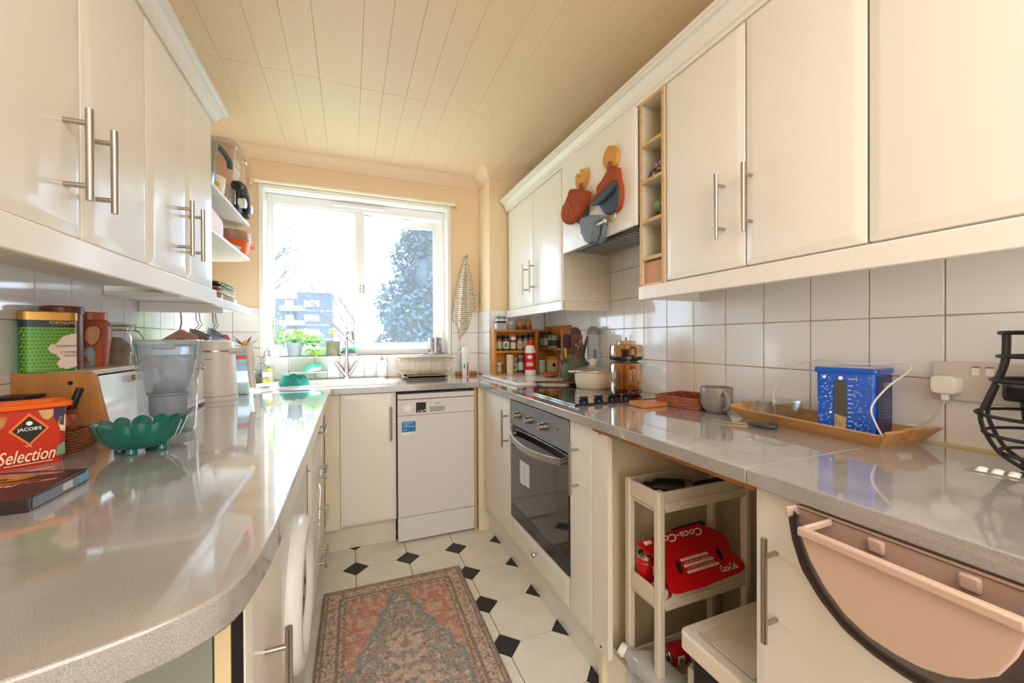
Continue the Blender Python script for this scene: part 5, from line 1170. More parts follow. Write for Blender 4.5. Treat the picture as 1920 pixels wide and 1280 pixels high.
for i in (0,2):
    j=(i+1)%4; b=B()
    def seg(u0,u1,v0,v1):
        def q(u,v,A,Bq): 
            a=A[i].lerp(A[j],u); c=Bq[i].lerp(Bq[j],u); return a.lerp(c,v)
        b.add([q(u0,v0,lo,hi),q(u1,v0,lo,hi),q(u1,v1,lo,hi),q(u0,v1,lo,hi),q(u0,v0,lo2,hi2),q(u1,v0,lo2,hi2),q(u1,v1,lo2,hi2),q(u0,v1,lo2,hi2)],[(0,1,2,3),(4,5,6,7),(0,1,5,4),(3,2,6,7),(0,3,7,4),(1,2,6,5)])
    seg(0,.33,0,1.25); seg(.67,1,0,1.25); seg(.33,.67,0,.35); seg(.33,.67,.82,1.4)
    P(t,'end_side',b,bam)
# blue cereal box
t=T('cereal_container','blue starry plastic container with a clear window of oats','container',(1.265,.640,WT+.0080))
bb=mat('royal blue','#0b57c4',.25,coat=.3); nb=mat('navy blue','#16245c',.3)
C1=Vector((1.175,.700)); C2=Vector((1.213,.583)); C3=Vector((1.312,.594)); C4=Vector((1.288,.708))
def inset(g): 
    c=(C1+C2+C3+C4)/4; return [tuple(p+(p-c).normalized()*g) for p in (C1,C2,C3,C4)]
def rpoly(P_,r=.012,n=5):
    o=[]
    for i in range(4):
        p=Vector(P_[i]); a=(Vector(P_[i-1])-p).normalized(); b_=(Vector(P_[(i+1)%4])-p).normalized(); s0=p+a*r; s1=p+b_*r
        for k in range(n+1): u=k/n; o.append(s0*(1-u)**2+p*2*u*(1-u)+s1*u*u)
    return o
zb=WT+.0083; zt=zb+.166
def ringb(g,z,r=.012): return [(p.x,p.y,z) for p in rpoly(inset(g),r)]
Wp(t,'body',loft([ringb(-.002,zb),ringb(0,zt)]),bb)
Wp(t,'lid',loft([ringb(.004,zt-.006),ringb(.006,zt-.004),ringb(.006,zt+.006),ringb(.003,zt+.008)]),bb)
Wp(t,'lid_seal',loft([ringb(-.002,zt+.008),ringb(-.004,zt+.009)]),mat('pale lid','#c7c2c4',.5))
e=(C2-C1).normalized(); nrm=Vector((e.y,-e.x)); nrm=nrm if nrm.x<0 else -nrm; Lf=(C2-C1).length
e2=(C3-C2).normalized(); n2_=Vector((e2.y,-e2.x)); n2_=n2_ if n2_.y<0 else -n2_
def fface(u,z,off=.0008): p=C1+e*(u*Lf)+nrm*off; return Vector((p.x,p.y,zb+z))
def sface(u,z,off=.0008): p=C2+e2*(u*(C3-C2).length)+n2_*off; return Vector((p.x,p.y,zb+z))
random.seed(5)
for fn,c,num,u0,u1 in ((fface,'#dfe9f5',230,.06,.94),(sface,'#7e8fc0',40,.1,.9)):
    b=B()
    for i in range(num):
        u,z=random.uniform(u0,u1),random.uniform(.01,.155)
        if fn==fface and .30<u<.66: continue
        if fn==sface and random.random()<.3: continue
        a=.9+ (u-.5)*3+z*6 ; l=random.uniform(.0018,.0036); du=l*cos(a)/.12; dz=l*sin(a); w_=.0009
        b.quad(fn(u-du,z-dz),fn(u+w_/.12,z),fn(u+du,z+dz),fn(u-w_/.12,z+w_))
    Wp(t,'star_print',b,mat('stars '+c,c,.5),kind='stuff')
for u,z,r in ((.16,.148,.004),(.44,.147,.005),(.27,.055,.003)): Wp(t,'moon_print',B().add([fface(u+r*cos(k*pi/6)/.12,z+r*sin(k*pi/6),.0012) for k in range(12)],[tuple(range(12))]),wht)
Wp(t,'side_panel_print',B().quad(sface(.08,.006,.0006),sface(.94,.006,.0006),sface(.94,.155,.0006),sface(.08,.155,.0006)),nb)
wn=[fface(.33,.004,.0010),fface(.54,.004,.0010),fface(.54,.136,.0010),fface(.52,.140,.0010),fface(.35,.140,.0010),fface(.33,.136,.0010)]
Wp(t,'window_strip',B().add(wn,[tuple(range(6))]),mat('window dark','#4b4a40',.08))
Wp(t,'oats',B().quad(fface(.335,.005,.0014),fface(.535,.005,.0014),fface(.535,.046,.0014),fface(.335,.052,.0014)),mat('oats','#c3ab86',.8,noise=.6,ns=260,col2='#7b6547'))
mk=B()
for i in range(11): mk.quad(fface(.56,.012+.0115*i,.0012),fface(.615 if i%2 else .65,.012+.0115*i,.0012),fface(.615 if i%2 else .65,.0135+.0115*i,.0012),fface(.56,.0135+.0115*i,.0012))
Wp(t,'scale_marks',mk,wht,kind='stuff')
letter(t,'OATS',wht,fface(.57,.143,.0012),(e.x,e.y,0),(0,0,1),.018,.005,world=True)
letter(t,'FOOD',wht,sface(.42,.124,.0012),(e2.x,e2.y,0),(0,0,1),.04,.012,world=True)
for i in range(7): 
    a=.095-.008*i; Wp(t,'text_line',B().quad(sface(.42,a,.0012),sface(.84,a,.0012),sface(.84,a+.0015,.0012),sface(.42,a+.0015,.0012)),mat('stars #7e8fc0','#7e8fc0',.5))
t=T('glass_baking_dish','clear glass baking dish standing in the bamboo tray','dish',(1.252,.862,WT+.0080),TR)
gd=glass('oven glass','#f8fbfa',.02,.75)
def rd(g,z): return [(a,b_,z) for a,b_ in rrect(-.046-g,.046+g,-.040-g,.040+g,.020,5)]
P(t,'dish',loft([rd(0,.0),rd(.004,.012),rd(.014,.050),rd(.022,.053),rd(.022,.056),rd(.012,.054),rd(.002,.014),rd(-.004,.007)]),gd,ang=50)
one('butter_slice',B().prism([(-.03,-.012),(.03,-.008),(.028,.016),(-.028,.012)],'z',0,.006),mat('pale butter','#e2dba6',.5),'pale slice lying in the tray left of the glass dish','slice',loc=(1.205,.895,WT+.0078))
t=T('scissors','scissors with grey-black handles lying before the tray','scissors',(1.100,.842,WT+.001),math.radians(-62))
P(t,'blade',B().prism([(-.10,.004),(-.02,.008),(.01,.003),(-.02,-.002)],'z',0,.003),steel); P(t,'blade',B().prism([(-.095,-.012),(-.02,-.004),(.01,.0),(-.02,.005)],'z',.003,.005),steel)
for s_ in (-1,1): P(t,'handle',B().tube(spline([(0,0,.006),(.015,s_*.010,.006),(.045,s_*.022,.006),(.070,s_*.016,.006),(.062,s_*.004,.006),(.03,s_*.002,.006),(0,0,.006)],5),.0045,8),mat('scissor handle','#3f3d3c',.4))
# cables, sockets
cwh=mat('white cable','#e4dfd6',.4)
t=T('wall_socket','double white wall socket with red-marked switches','socket',(XR-.006,.411,1.066))
Wp(t,'plate',B().box(XR-.017,XR-.0065,.295,.525,1.020,1.112),mat('socket white','#d9d2ca',.35),bev=.003)
for y in (.450,.428):
    k=Wp(t,'switch',B().prism([(XR-.017,1.083),(XR-.021,1.083),(XR-.018,1.101),(XR-.017,1.101)],'y',y-.006,y+.006),white); Wp(k,'red_mark',B().box(XR-.0192,XR-.0168,y-.006,y+.006,1.1005,1.1025),mat('switch red','#a33b2a',.5))
t=T('phone_charger','white usb charger plugged into the wall socket','charger',(XR-.03,.492,1.055)); Wp(t,'body',loft([[(x,y,z) for y,z in rrect(.470-g,.515+g,1.037-g,1.079+g,.010,4)] for x,g in ((XR-.0172,0),(XR-.052,0),(XR-.056,-.003))]),white)
Wp(t,'usb_plug',B().box(XR-.050,XR-.038,.485,.497,1.022,1.038),white,bev=.002)
one('charging_cable',B().tube(spline([(XR-.044,.491,1.021),(XR-.040,.500,1.0),(XR-.03,.525,.965),(XR-.024,.548,.952),(XR-.035,.566,.947)],6),.0018,6),cwh,'thin white cable dropping from the charger to the tray','cable')
one('charging_cable',B().tube(spline([(1.245,.865,.955),(1.262,.872,1.01),(1.30,.845,1.075),(1.325,.79,1.103),(1.27,.70,1.101),(1.27,.64,1.100),(1.285,.560,1.106),(1.27,.543,1.09),(1.215,.560,1.05),(1.185,.578,1.0),(1.19,.572,.96),(1.192,.556,.925)],8),.0021,6),cwh,'white cable looped over the blue container','cable')
t=T('mains_plug','black mains plug with ribbed cable in the wall socket','plug',(XR-.03,.375,1.055)); Wp(t,'body',loft([[(x,y,z) for y,z in rrect(.345-g,.402+g,1.034-g,1.085+g,.008,3)] for x,g in ((XR-.0172,0),(XR-.040,.001),(XR-.052,-.008))]),dark)
b=B()
for i in range(6): b.cyl((XR-.034,.371,1.033-.007*i),(XR-.034,.371,1.028-.007*i),.009-.0005*i,n=12)
b.cyl((XR-.034,.371,1.034),(XR-.034,.371,.99),.006,n=10); Wp(t,'strain_relief',b,dark); Wp(t,'cable',B().tube(spline([(XR-.034,.371,.99),(XR-.036,.362,.955),(XR-.03,.33,.925),(XR-.02,.28,.918),(XR-.02,.1,.917)],5),.0038,6),dark)
# fruit basket
t=T('fruit_basket','tall black wire fruit basket at the right edge','basket',(1.225,.292,WT+.0005))
bk=mat('black wire','#191818',.45)
prof=[(.086,.268),(.086,.24),(.09,.20),(.112,.13),(.118,.105),(.112,.075),(.092,.035),(.062,.010)]
for r,z in ((.086,.268),(.089,.222),(.0975,.175),(.1175,.108),(.108,.070),(.086,.034),(.060,.008)): P(t,'ring_wire',B().tube(ring(r,z,n=36),.0034 if z<.26 else .0042,6,closed=True),bk)
for k in range(7):
    a=2*pi*k/7+.45; P(t,'upright_wire',B().tube(spline([(r*cos(a),r*sin(a),z) for r,z in prof],4),.0036,6),bk)
P(t,'floor_wire',B().tube([(-.06,0,.008),(.06,0,.008)],.0034,6),bk); P(t,'floor_wire',B().tube([(0,-.06,.008),(0,.06,.008)],.0034,6),bk)
one('orange',B().ball((0,0,0),.032,20,14),mat('orange peel','#ee6a14',.45,bump=.4,bs=150),'bright orange in the upper part of the wire basket','orange',loc=(1.262,.312,WT+.205)) 
one('lime',B().ball((0,0,0),.030,18,12,sc=(1,1,.9)),mat('lime peel','#5c7f2f',.4),'green lime in the bottom of the wire basket','lime',loc=(1.232,.262,WT+.042))
t=T('wine_glass','clear glass lying inside the black wire basket','glass',(1.255,.300,WT+.078)); P(t,'bowl',B().lathe([(.028,.055),(.032,.03),(.022,.006),(.004,0),(.004,-.03),(.026,-.034)],24),glz)
one('fruit_tier',B().lathe([(0,WT+.165),(.088,WT+.165),(.088,WT+.169),(0,WT+.169)],30,c=(1.225,.292)),glass('tier','#e8e8e8',.1,.8),'thin clear insert in the wire basket holding the orange','insert')
t=T('tablet_blister','silver blister pack of white tablets at the right edge','blister pack',(1.150,.345,WT+.0006),math.radians(-78)); P(t,'foil',B().prism([(-.055,-.022),(.06,-.022),(.06,.022),(-.045,.022)],'z',0,.0015),mat('foil','#c9cbd0',.25,.9),bev=.0004)
for i in range(5):
    for j in (-.010,.010): P(t,'tablet',B().ball((-.035+.02*i,j,.0015),1,10,6,sc=(.008,.006,.004)),wht)
# hanging on the extractor flap
FXX=1.0235
lw=mat('salad server wood','#dc9a45',.4,noise=.2,ns=20); rust=mat('quilted rust cotton','#a94a20',.85,noise=.25,ns=10,bump=.4,bs=120); slate=mat('slate silicone','#3a4852',.6)
def yz(par,nm,pts,x0,x1,m,bev=.002): return Wp(par,nm,B().prism(pts,'x',x0,x1),m,bev=bev)
t=T('fork_hook','wooden fork-shaped hook stuck on the extractor flap','hook',(FXX,1.62,1.90))
fp=[(1.665,1.896),(1.672,1.932),(1.668,1.951),(1.655,1.961),(1.641,1.951),(1.637,1.931),(1.625,1.931),(1.630,1.962),(1.623,1.969),(1.610,1.962),(1.606,1.944),(1.601,1.958),(1.586,1.958),(1.574,1.944),(1.571,1.915),(1.584,1.891),(1.607,1.873)]
yz(t,'fork_head',fp,FXX-.016,FXX-.001,lw,.002); yz(t,'peg',[(1.625,1.876),(1.614,1.898),(1.602,1.894),(1.606,1.869)],FXX-.028,FXX-.0165,mat('peg brown','#8a4a2a',.5))
t=T('spoon_hook','round wooden spoon-shaped hook stuck on the extractor flap','hook',(FXX,1.39,1.93))
yz(t,'spoon_head',[(1.418,1.883),(1.431,1.893),(1.437,1.905),(1.444,1.920),(1.444,1.940),(1.437,1.961),(1.418,1.975),(1.402,1.978),(1.387,1.974),(1.370,1.964),(1.358,1.953),(1.348,1.940),(1.343,1.922),(1.348,1.901),(1.358,1.884),(1.382,1.876)],FXX-.016,FXX-.001,lw,.003); yz(t,'peg',[(1.401,1.876),(1.392,1.905),(1.380,1.904),(1.377,1.879),(1.386,1.872)],FXX-.028,FXX-.0165,mat('peg brown','#8a4a2a',.5))
def dense(poly,k):
    o=[]
    for p,q in zip(poly,poly[1:]+poly[:1]):
        for i in range(k): o.append((p[0]+(q[0]-p[0])*i/k,p[1]+(q[1]-p[1])*i/k))
    return o
def quilt(poly,x0,x1,par,m,nm='mitt',qd=.0035,puff=1):
    """padded shape: outline (y,z), flat back at x0, puffed front at x1 with stitched diamond grooves"""
    for _ in range(2):  # round the corners (Chaikin)
        poly=[((a[0]*(1-k)+b[0]*k),(a[1]*(1-k)+b[1]*k)) for a,b in zip(poly,poly[1:]+poly[:1]) for k in (.25,.75)]
    cy,cz=sum(p[0] for p in poly)/len(poly),sum(p[1] for p in poly)/len(poly); rg=[]
    for k_,d in ((1,0),(1.0,.35),(.96,.7),(.85,.92),(.70,.97),(.55,1),(.40,1),(.25,1),(.10,1),(.01,1)):
        r_=[]
        for y,z in poly:
            yy,zz=cy+(y-cy)*k_,cz+(z-cz)*k_
            g=min(abs(sin((yy*1.3+zz)*46)),abs(sin((yy*1.3-zz)*46))) if d>=.7 else 1
            r_.append((x0+(x1-x0)*d+(qd*(1-min(1,g*3)) if d>=.7 else 0),yy,zz))
        rg.append(r_)
    return Wp(par,nm,loft(rg,True,True),m,ang=60)
t=T('pinch_mitt','quilted rust-brown pinch mitt hanging from the fork hook','oven mitt',(FXX,1.66,1.8))
quilt([(1.573,1.782),(1.566,1.768),(1.574,1.738),(1.607,1.735),(1.615,1.713),(1.646,1.717),(1.668,1.728),(1.70,1.76),(1.66,1.80)],FXX-.004,FXX-.020,t,slate,'dark_palm',qd=0)
quilt([(1.684,1.894),(1.66,1.886),(1.605,1.867),(1.523,1.828),(1.527,1.815),(1.535,1.792),(1.550,1.773),(1.583,1.755),(1.637,1.730),(1.686,1.722),(1.737,1.738),(1.767,1.766),(1.776,1.799),(1.767,1.827),(1.727,1.845),(1.706,1.868)],FXX-.0205,FXX-.048,t,rust,'outer_pad',qd=.006)
t=T('pinch_mitt','rust-brown pinch mitt showing its dark lining under the spoon hook','oven mitt',(FXX,1.44,1.78))
yz(t,'rust_body',[(1.400,1.875),(1.364,1.877),(1.335,1.860),(1.327,1.813),(1.313,1.769),(1.315,1.728),(1.325,1.700),(1.348,1.686),(1.40,1.70),(1.45,1.74),(1.478,1.770),(1.516,1.762),(1.527,1.775),(1.520,1.788),(1.479,1.805),(1.481,1.834),(1.445,1.846)],FXX-.026,FXX-.002,rust,.005)
quilt([(1.338,1.809),(1.322,1.785),(1.314,1.755),(1.316,1.724),(1.334,1.695),(1.363,1.679),(1.387,1.682),(1.415,1.698),(1.434,1.722),(1.457,1.749),(1.483,1.753),(1.500,1.763),(1.490,1.773),(1.443,1.784),(1.387,1.798)],FXX-.0265,FXX-.036,t,slate,'dark_lining',qd=0)
yz(t,'lining_lip',[(1.318,1.799),(1.308,1.785),(1.336,1.760),(1.384,1.744),(1.428,1.738),(1.461,1.744),(1.477,1.754),(1.467,1.764),(1.421,1.775),(1.366,1.788)],FXX-.056,FXX-.037,slate,.006)
yz(t,'rust_edge',[(1.325,1.812),(1.316,1.800),(1.366,1.790),(1.421,1.777),(1.467,1.766),(1.477,1.756),(1.490,1.764),(1.480,1.778),(1.425,1.792),(1.37,1.803)],FXX-.054,FXX-.037,rust,.004)
yz(t,'pale_tag',[(1.365,1.693),(1.368,1.669),(1.386,1.660),(1.407,1.673),(1.413,1.685),(1.395,1.692)],FXX-.012,FXX-.003,mat('pale suede','#e3c7a6',.7),.003)
t=T('silicone_mitt','grey silicone pinch grip clipped to the flap below the mitts','oven mitt',(FXX,1.52,1.64))
gs=mat('grey silicone','#6b767f',.55)
Wp(t,'front_cup',B().prism([(1.551,1.712),(1.480,1.706),(1.390,1.681),(1.391,1.670),(1.396,1.661),(1.428,1.659),(1.438,1.617),(1.461,1.585),(1.488,1.582),(1.516,1.602),(1.541,1.639),(1.553,1.677)],'x',FXX-.068,FXX-.030),gs,bev=.010,segs=3)
Wp(t,'back_cup',B().prism([(1.490,1.700),(1.429,1.680),(1.425,1.655),(1.432,1.607),(1.459,1.583),(1.499,1.588),(1.505,1.64)],'x',FXX-.029,FXX-.004),gs,bev=.006,segs=3)
Wp(t,'grip_pin',B().cyl((FXX-.052,1.435,1.652),(FXX-.052,1.385,1.653),.007,n=10).ball((FXX-.052,1.380,1.653),.010),mat('silver pin','#cfc4b4',.35,.3)); Wp(t,'side_pin',B().cyl((FXX-.055,1.545,1.654),(FXX-.055,1.562,1.654),.006,n=10),steel)
# pigeonhole contents
one('cardboard_box',B().box(1.048,1.20,1.131,1.231,1.3785,1.460),mat('plain cardboard','#c99a72',.75),'plain pinkish cardboard box in the lowest pigeonhole','box',bev=.001)
def crum(nm,lab,cat,loc,r,m,seed,sc=(1,1,1)):
    random.seed(seed); bm=bmesh.new(); bmesh.ops.create_icosphere(bm,subdivisions=3,radius=1); 
    for v in bm.verts:
        k=1+.16*sin(v.co.x*7+seed)+.13*sin(v.co.y*9+v.co.z*5)+.08*random.uniform(-1,1); v.co=Vector((v.co.x*sc[0],v.co.y*sc[1],v.co.z*sc[2]))*r*k
    zm=min(v.co.z for v in bm.verts)
    for v in bm.verts: v.co.z-=zm
    me=bpy.data.meshes.new(nm); bm.to_mesh(me); bm.free(); me.materials.append(m); return one(nm,me,None,lab,cat,loc=loc)
crum('green_bundle','crumpled pale green bundle in a middle pigeonhole','bundle',(1.095,1.172,1.6190),.038,mat('pale green paper','#8fae72',.6,noise=.6,ns=40,col2='#44532c'),3,sc=(1.2,.9,.9))
t=T('eggshell_bag','bundle of grey-brown silver beads in an upper pigeonhole','bundle',(1.10,1.18,1.7710)); 
random.seed(9)
for i in range(30): P(t,'bead',B().ball((random.uniform(-.045,.03),random.uniform(-.04,.04),.010+.015*(i//10)),.0125,10,7),mat(('grey bead','dark bead')[i%2],('#8d8680','#5f5a57')[i%2],.3,.5))
# ================================================================ alcove under the right worktop
tp=mat('trolley plastic','#ddd3c0',.4)
TX0,TX1,TY0,TY1=.820,1.190,.905,1.055
t=T('storage_trolley','narrow off-white plastic trolley in the gap under the worktop','trolley',(1.0,.98,.012))
for x,y in ((TX0,TY0),(TX0,TY1-.018),(TX1-.018,TY0),(TX1-.018,TY1-.018)): Wp(t,'post',B().box(x-.003,x+.021,y-.003,y+.021,.03,.729),tp,bev=.005)
for zt_ in (.726,.440,.165):
    hw_=B(); z0_=zt_-.052
    for a in ((TX0,TX1,TY0,TY0+.008),(TX0,TX1,TY1-.008,TY1),(TX0,TX0+.008,TY0+.008,TY1-.008),(TX1-.008,TX1,TY0+.008,TY1-.008)): hw_.box(*a,z0_,zt_)
    k=Wp(t,'shelf_tray',hw_,tp,bev=.002); Wp(k,'tray_floor',B().box(TX0+.006,TX1-.006,TY0+.006,TY1-.006,z0_-.012,z0_-.004),tp); 
    Wp(k,'rail_lip',B().box(TX0+.024,TX1-.024,TY0-.003,TY0,z0_-.006,z0_+.020),tp)
for x in (TX0+.02,TX1-.02):
    for y in (TY0+.02,TY1-.02): Wp(t,'castor',B().cyl((x,y-.006,.0225),(x,y+.006,.0225),.0105,n=14),dark)
t=T('black_bottle','black bottle lying on the top trolley tray','bottle',(.95,.97,.672)); 
Wp(t,'bottle',B().lathe([(0,0),(.026,0),(.030,.004),(.030,.10),(.018,.12),(.018,.14),(0,.14)],24).xf(Matrix.Translation((.978,.940,.703))@Matrix.Rotation(math.radians(150),4,'Z')@Matrix.Rotation(math.radians(90),4,'Y')),dark)
Wp(t,'steel_cap',B().lathe([(0,-.004),(.022,-.004),(.0305,.0),(.0305,.024)],24).xf(Matrix.Translation((.978,.940,.703))@Matrix.Rotation(math.radians(150),4,'Z')@Matrix.Rotation(math.radians(90),4,'Y')),mat('cap pink steel','#a98f86',.25,.8))
one('black_remote',B().box(1.02,1.15,.945,.975,.668,.712),dark,'black plastic utensil at the right of the top trolley tray','utensil',bev=.006)
t=T('clear_packet','clear plastic packet on the top trolley tray','packet',(1.07,.925,.668)); Wp(t,'packet',B().box(1.01,1.12,.915,.940,.668,.700),glass('packet','#e8e6e2',.1,.6,white=.2),bev=.006)
# carton
cs=mat('cola red card','#c80f14',.38,noise=.12,ns=8)
CM=Matrix.Translation((.875,.925,.400))
U_=Vector((1,0,0)); al_=math.radians(38); V_=Vector((0,cos(al_),sin(al_))); N_=U_.cross(V_)*-1 if U_.cross(V_).z<0 else U_.cross(V_); O_=Vector((.86,.893,.452))
def cp_(u,v,o=0): return O_+U_*u+V_*v+N_*o
def cpoly(par,nm,pts,m,o0,o1): return Wp(par,nm,B().add([cp_(u,v,o0) for u,v in pts]+[cp_(u,v,o1) for u,v in pts],[tuple(range(len(pts)))[::-1],tuple(range(len(pts),2*len(pts)))]+[(i,(i+1)%len(pts),len(pts)+(i+1)%len(pts),len(pts)+i) for i in range(len(pts))]),m)
t=T('drinks_carton','flattened red Coca-Cola carton on the middle trolley tray','carton',(1.0,.95,.45))
cpoly(t,'front_panel',[(-.014,-.007),(-.007,-.014),(.015,-.018),(.103,-.020),(.266,-.012),(.286,-.006),(.293,.002),(.293,.026),(.281,.044),(.281,.058),(.296,.077),(.297,.097),(.281,.120),(.243,.142),(.228,.155),(.109,.150),(.050,.145),(-.041,.141),(-.024,.109),(-.003,.080),(-.005,.048)],cs,-.003,.0)
cpoly(t,'dark_flap',[(.118,.158),(.252,.164),(.262,.148),(.228,.140),(.109,.140)],mat('card inside dark','#2a2420',.7),-.010,-.006)
cpoly(t,'inner_flap',[(.03,.0),(.26,.004),(.27,.10),(.05,.11)],mat('card inside brown','#a98f70',.8),-.030,-.027)
for cu,cv in ((.057,.045),(.228,.050)): cpoly(t,'hand_hole',[(cu+.010*cos(a)+.004*sin(a),cv+.019*sin(a)) for a in [2*pi*k/16 for k in range(16)]],mat('hole dark','#2b0c0a',.8),.0,.0006)
cpoly(t,'code_patch',[(-.015,.126),(.012,.127),(.012,.138),(-.017,.138)],wht,.0,.0006)
letter(t,'Coca-Cola',wht,cp_(.195,.000,.0008),U_,V_,.068,.019,world=True,shear=.3,bold=.015)
letter(t,'Coca-Cola',wht,cp_(.220,.141,.0008),-U_,-V_,.190,.024,world=True,shear=.3,bold=.02)
for i,s_ in enumerate(('for recycling to bin','to collect our packaging','as easy as possible','we want to make it','by using cardboard')):
    z=.024+.0088*i; wd=.128-.004*i
    if i%2==0: cpoly(t,'text_strip',[(.076,z-.0015),(.076+wd,z-.0005),(.076+wd,z+.007),(.076,z+.006)],wht,.0,.0005)
    letter(t,s_,inkm if i%2==0 else wht,cp_(.082,z,.0010),U_,V_,wd-.014,.0048,world=True)
def can(lab,loc,d,r=.031,L=.115,slot_=True):
    t=T('drinks_can',lab,'can',loc); q=Vector(d).to_track_quat('Z','X').to_matrix().to_4x4()
    P(t,'body',B().lathe([(0,.004),(.022,.0),(.026,.004),(r,.014),(r,L-.014),(r-.005,L-.003),(r-.006,L)],28).xf(q.copy()),cs)
    P(t,'rim',B().tube(ring(r-.0065,L,n=24),.0018,6,closed=True).xf(q),alu); P(t,'top',B().lathe([(r-.007,L-.001),(r-.009,L-.005),(0,L-.005)],24).xf(q),alu); P(t,'silver_shoulder',B().lathe([(r+.0004,L-.018),(r-.0045,L-.003)],24).lathe([(.0262,.0035),(r+.0004,.013),(r+.0004,.016)],24).xf(q),alu)
    P(t,'ring_pull',B().tube([(x,y,L-.0035) for x,y in rrect(-.008,.008,-.006,.012,.005,3)],.0012,5,closed=True).xf(q),alu)
    if slot_: P(t,'opening',B().cyl((0,-.012,L-.0049),(0,-.012,L-.0042),.007,n=14).xf(q),darkgap)
    mk=cylmap(r,-pi/2,off=.0008)
    for nm,pts,m in (('label_panel',[(-.014,.062),(.014,.062),(.014,.092),(-.014,.092)],wht),('label_code',[(-.009,.068),(.008,.068),(.008,.086),(-.009,.086)],mat('code green','#6f8f86',.5))):
        o=decal(t,nm,pts,m,(lambda s_,z,k=mk,e=nm: k(s_,z)+Vector((0,-.0006 if e=='label_code' else 0,0))),n=10); o.data.transform(q)
    me=txtmesh('Cola',.3); 
    xs=[v.co.x for v in me.vertices]; mx_=max(xs)
    for v in me.vertices: v.co=mk((v.co.x/mx_-.5)*.045,.025+v.co.y*.03)+Vector((0,-.0005,0))
    me.transform(q); me.materials.append(wht); P(t,'lettering',me,None); return t
can('opened red drinks can standing at the left of the middle tray',(.868,1.012,.378),(-.05,-.02,1))
can('red drinks can lying before the upright can on the middle tray',(.930,.985,.412),(-.62,-.42,.12))
can('crushed red can lying on the bottom trolley tray',(1.02,.985,.160),(-.80,-.05,.12))
can('red can standing low at the front of the trolley',(.868,.86,.0125),(0,.05,1))
crum('plastic_bag','crumpled clear plastic bag at the right of the middle tray','bag',(1.140,1.010,.384),.036,glass('bag plastic','#efece6',.15,.5,white=.45),5,sc=(1,.9,1.6))
crum('green_wrapper','green crisp packet crumpled beneath the trolley shelf','wrapper',(.985,.865,.0125),.042,mat('packet green','#7f9a3a',.4,noise=.5,ns=12,col2='#c7a23a'),6,sc=(1,.7,2.0)) 
# milk bottle
t=T('milk_bottle','empty translucent milk bottle lying on its side by the plinth','bottle',(.86,1.0,.15))
mlk=mat('milky plastic','#dfe1e0',.3,spec=.4); q=Matrix.Translation((.792,1.035,.190))@(Vector((.42,-.80,-.30)).to_track_quat('Z','Y').to_matrix().to_4x4())
def ml(w_,d,z,r=.02): return [(a,b_,z) for a,b_ in rrect(-w_,w_,-d,d,r,5)]
Wp(t,'body',loft([ml(.016,.016,.0,.0155),ml(.017,.017,.02,.0165),ml(.030,.030,.04,.026),ml(.046,.044,.065,.03),ml(.048,.046,.08),ml(.048,.046,.17),ml(.044,.042,.185)]).xf(q),mlk,ang=50)
Wp(t,'cap',B().lathe([(0,-.010),(.018,-.010),(.019,-.008),(.019,.008),(.017,.010)],24).xf(q),white)
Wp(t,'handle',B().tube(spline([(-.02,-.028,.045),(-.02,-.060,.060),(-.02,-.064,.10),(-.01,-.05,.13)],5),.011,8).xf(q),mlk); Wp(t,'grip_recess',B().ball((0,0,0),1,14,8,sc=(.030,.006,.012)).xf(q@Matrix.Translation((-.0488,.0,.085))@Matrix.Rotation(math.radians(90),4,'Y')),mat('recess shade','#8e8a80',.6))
one('wood_offcut',B().box(-.012,.012,-.09,.09,0,.02),mat('orange brown wood','#9a5f2b',.6,noise=.3,ns=20),'orange-brown wood strip behind the plinth under the milk bottle','wood strip',loc=(.830,.95,.0125))
one('wood_offcut',B().box(1.20,1.225,.93,.95,.0125,.50),mat('old pine','#a1906a',.7,noise=.4,ns=20),'upright pale pine strip behind the trolley','wood strip')
# pull-out bin with tray lid
t=T('pull_out_bin','cream bin frame with a tray lid and black liner beside the trolley','bin',(1.03,.69,.012))
bx0,bx1,by0,by1,bz=.800,1.24,.578,.815,.405
def fr_(g,z,r=.022): return [(a,b_,z) for a,b_ in rrect(bx0-g,bx1+g,by0-g,by1+g,r,5)]
Wp(t,'lid_frame',loft([fr_(-.008,bz-.050),fr_(0,bz-.045),fr_(0,bz-.004),fr_(-.004,bz),fr_(-.030,bz),fr_(-.034,bz-.014),fr_(-.038,bz-.016)],True,True),mat('bin cream','#ece3d2',.35),bev=.002)
Wp(t,'lid_ridge',B().box(bx0+.05,bx1-.05,by0+.06,by1-.06,bz-.016,bz-.011),mat('bin cream','#ece3d2',.35),bev=.003)
def bagr(g,z,s_): return [(a+.008*sin(a*60+s_)+.0*z,b_+.008*sin(b_*70+s_*2+a*40),z) for a,b_ in dense([tuple(p) for p in rrect(bx0+.01-g,bx1-.02+g,by0+.01-g,by1-.01+g,.03,5)],2)]
Wp(t,'bin_liner',loft([bagr(-.03,.02,0),bagr(-.004,.08,1),bagr(-.02,.15,3),bagr(.002,.22,2),bagr(-.012,.29,5),bagr(-.004,.353,4)]),mat('black liner','#15151a',.22,bump=.6,bs=30),ang=60)
t=T('paper_packet','white folded card packet beside the black bin liner','packet',(.90,.84,.0125),math.radians(20)); P(t,'packet',B().box(-.05,.03,-.008,.008,0,.26).box(-.04,.03,-.012,-.008,.10,.25),mat('packet cream','#e3ddd0',.6)); P(t,'red_stripe',B().box(-.05,-.03,-.0132,-.0122,.05,.25),red)
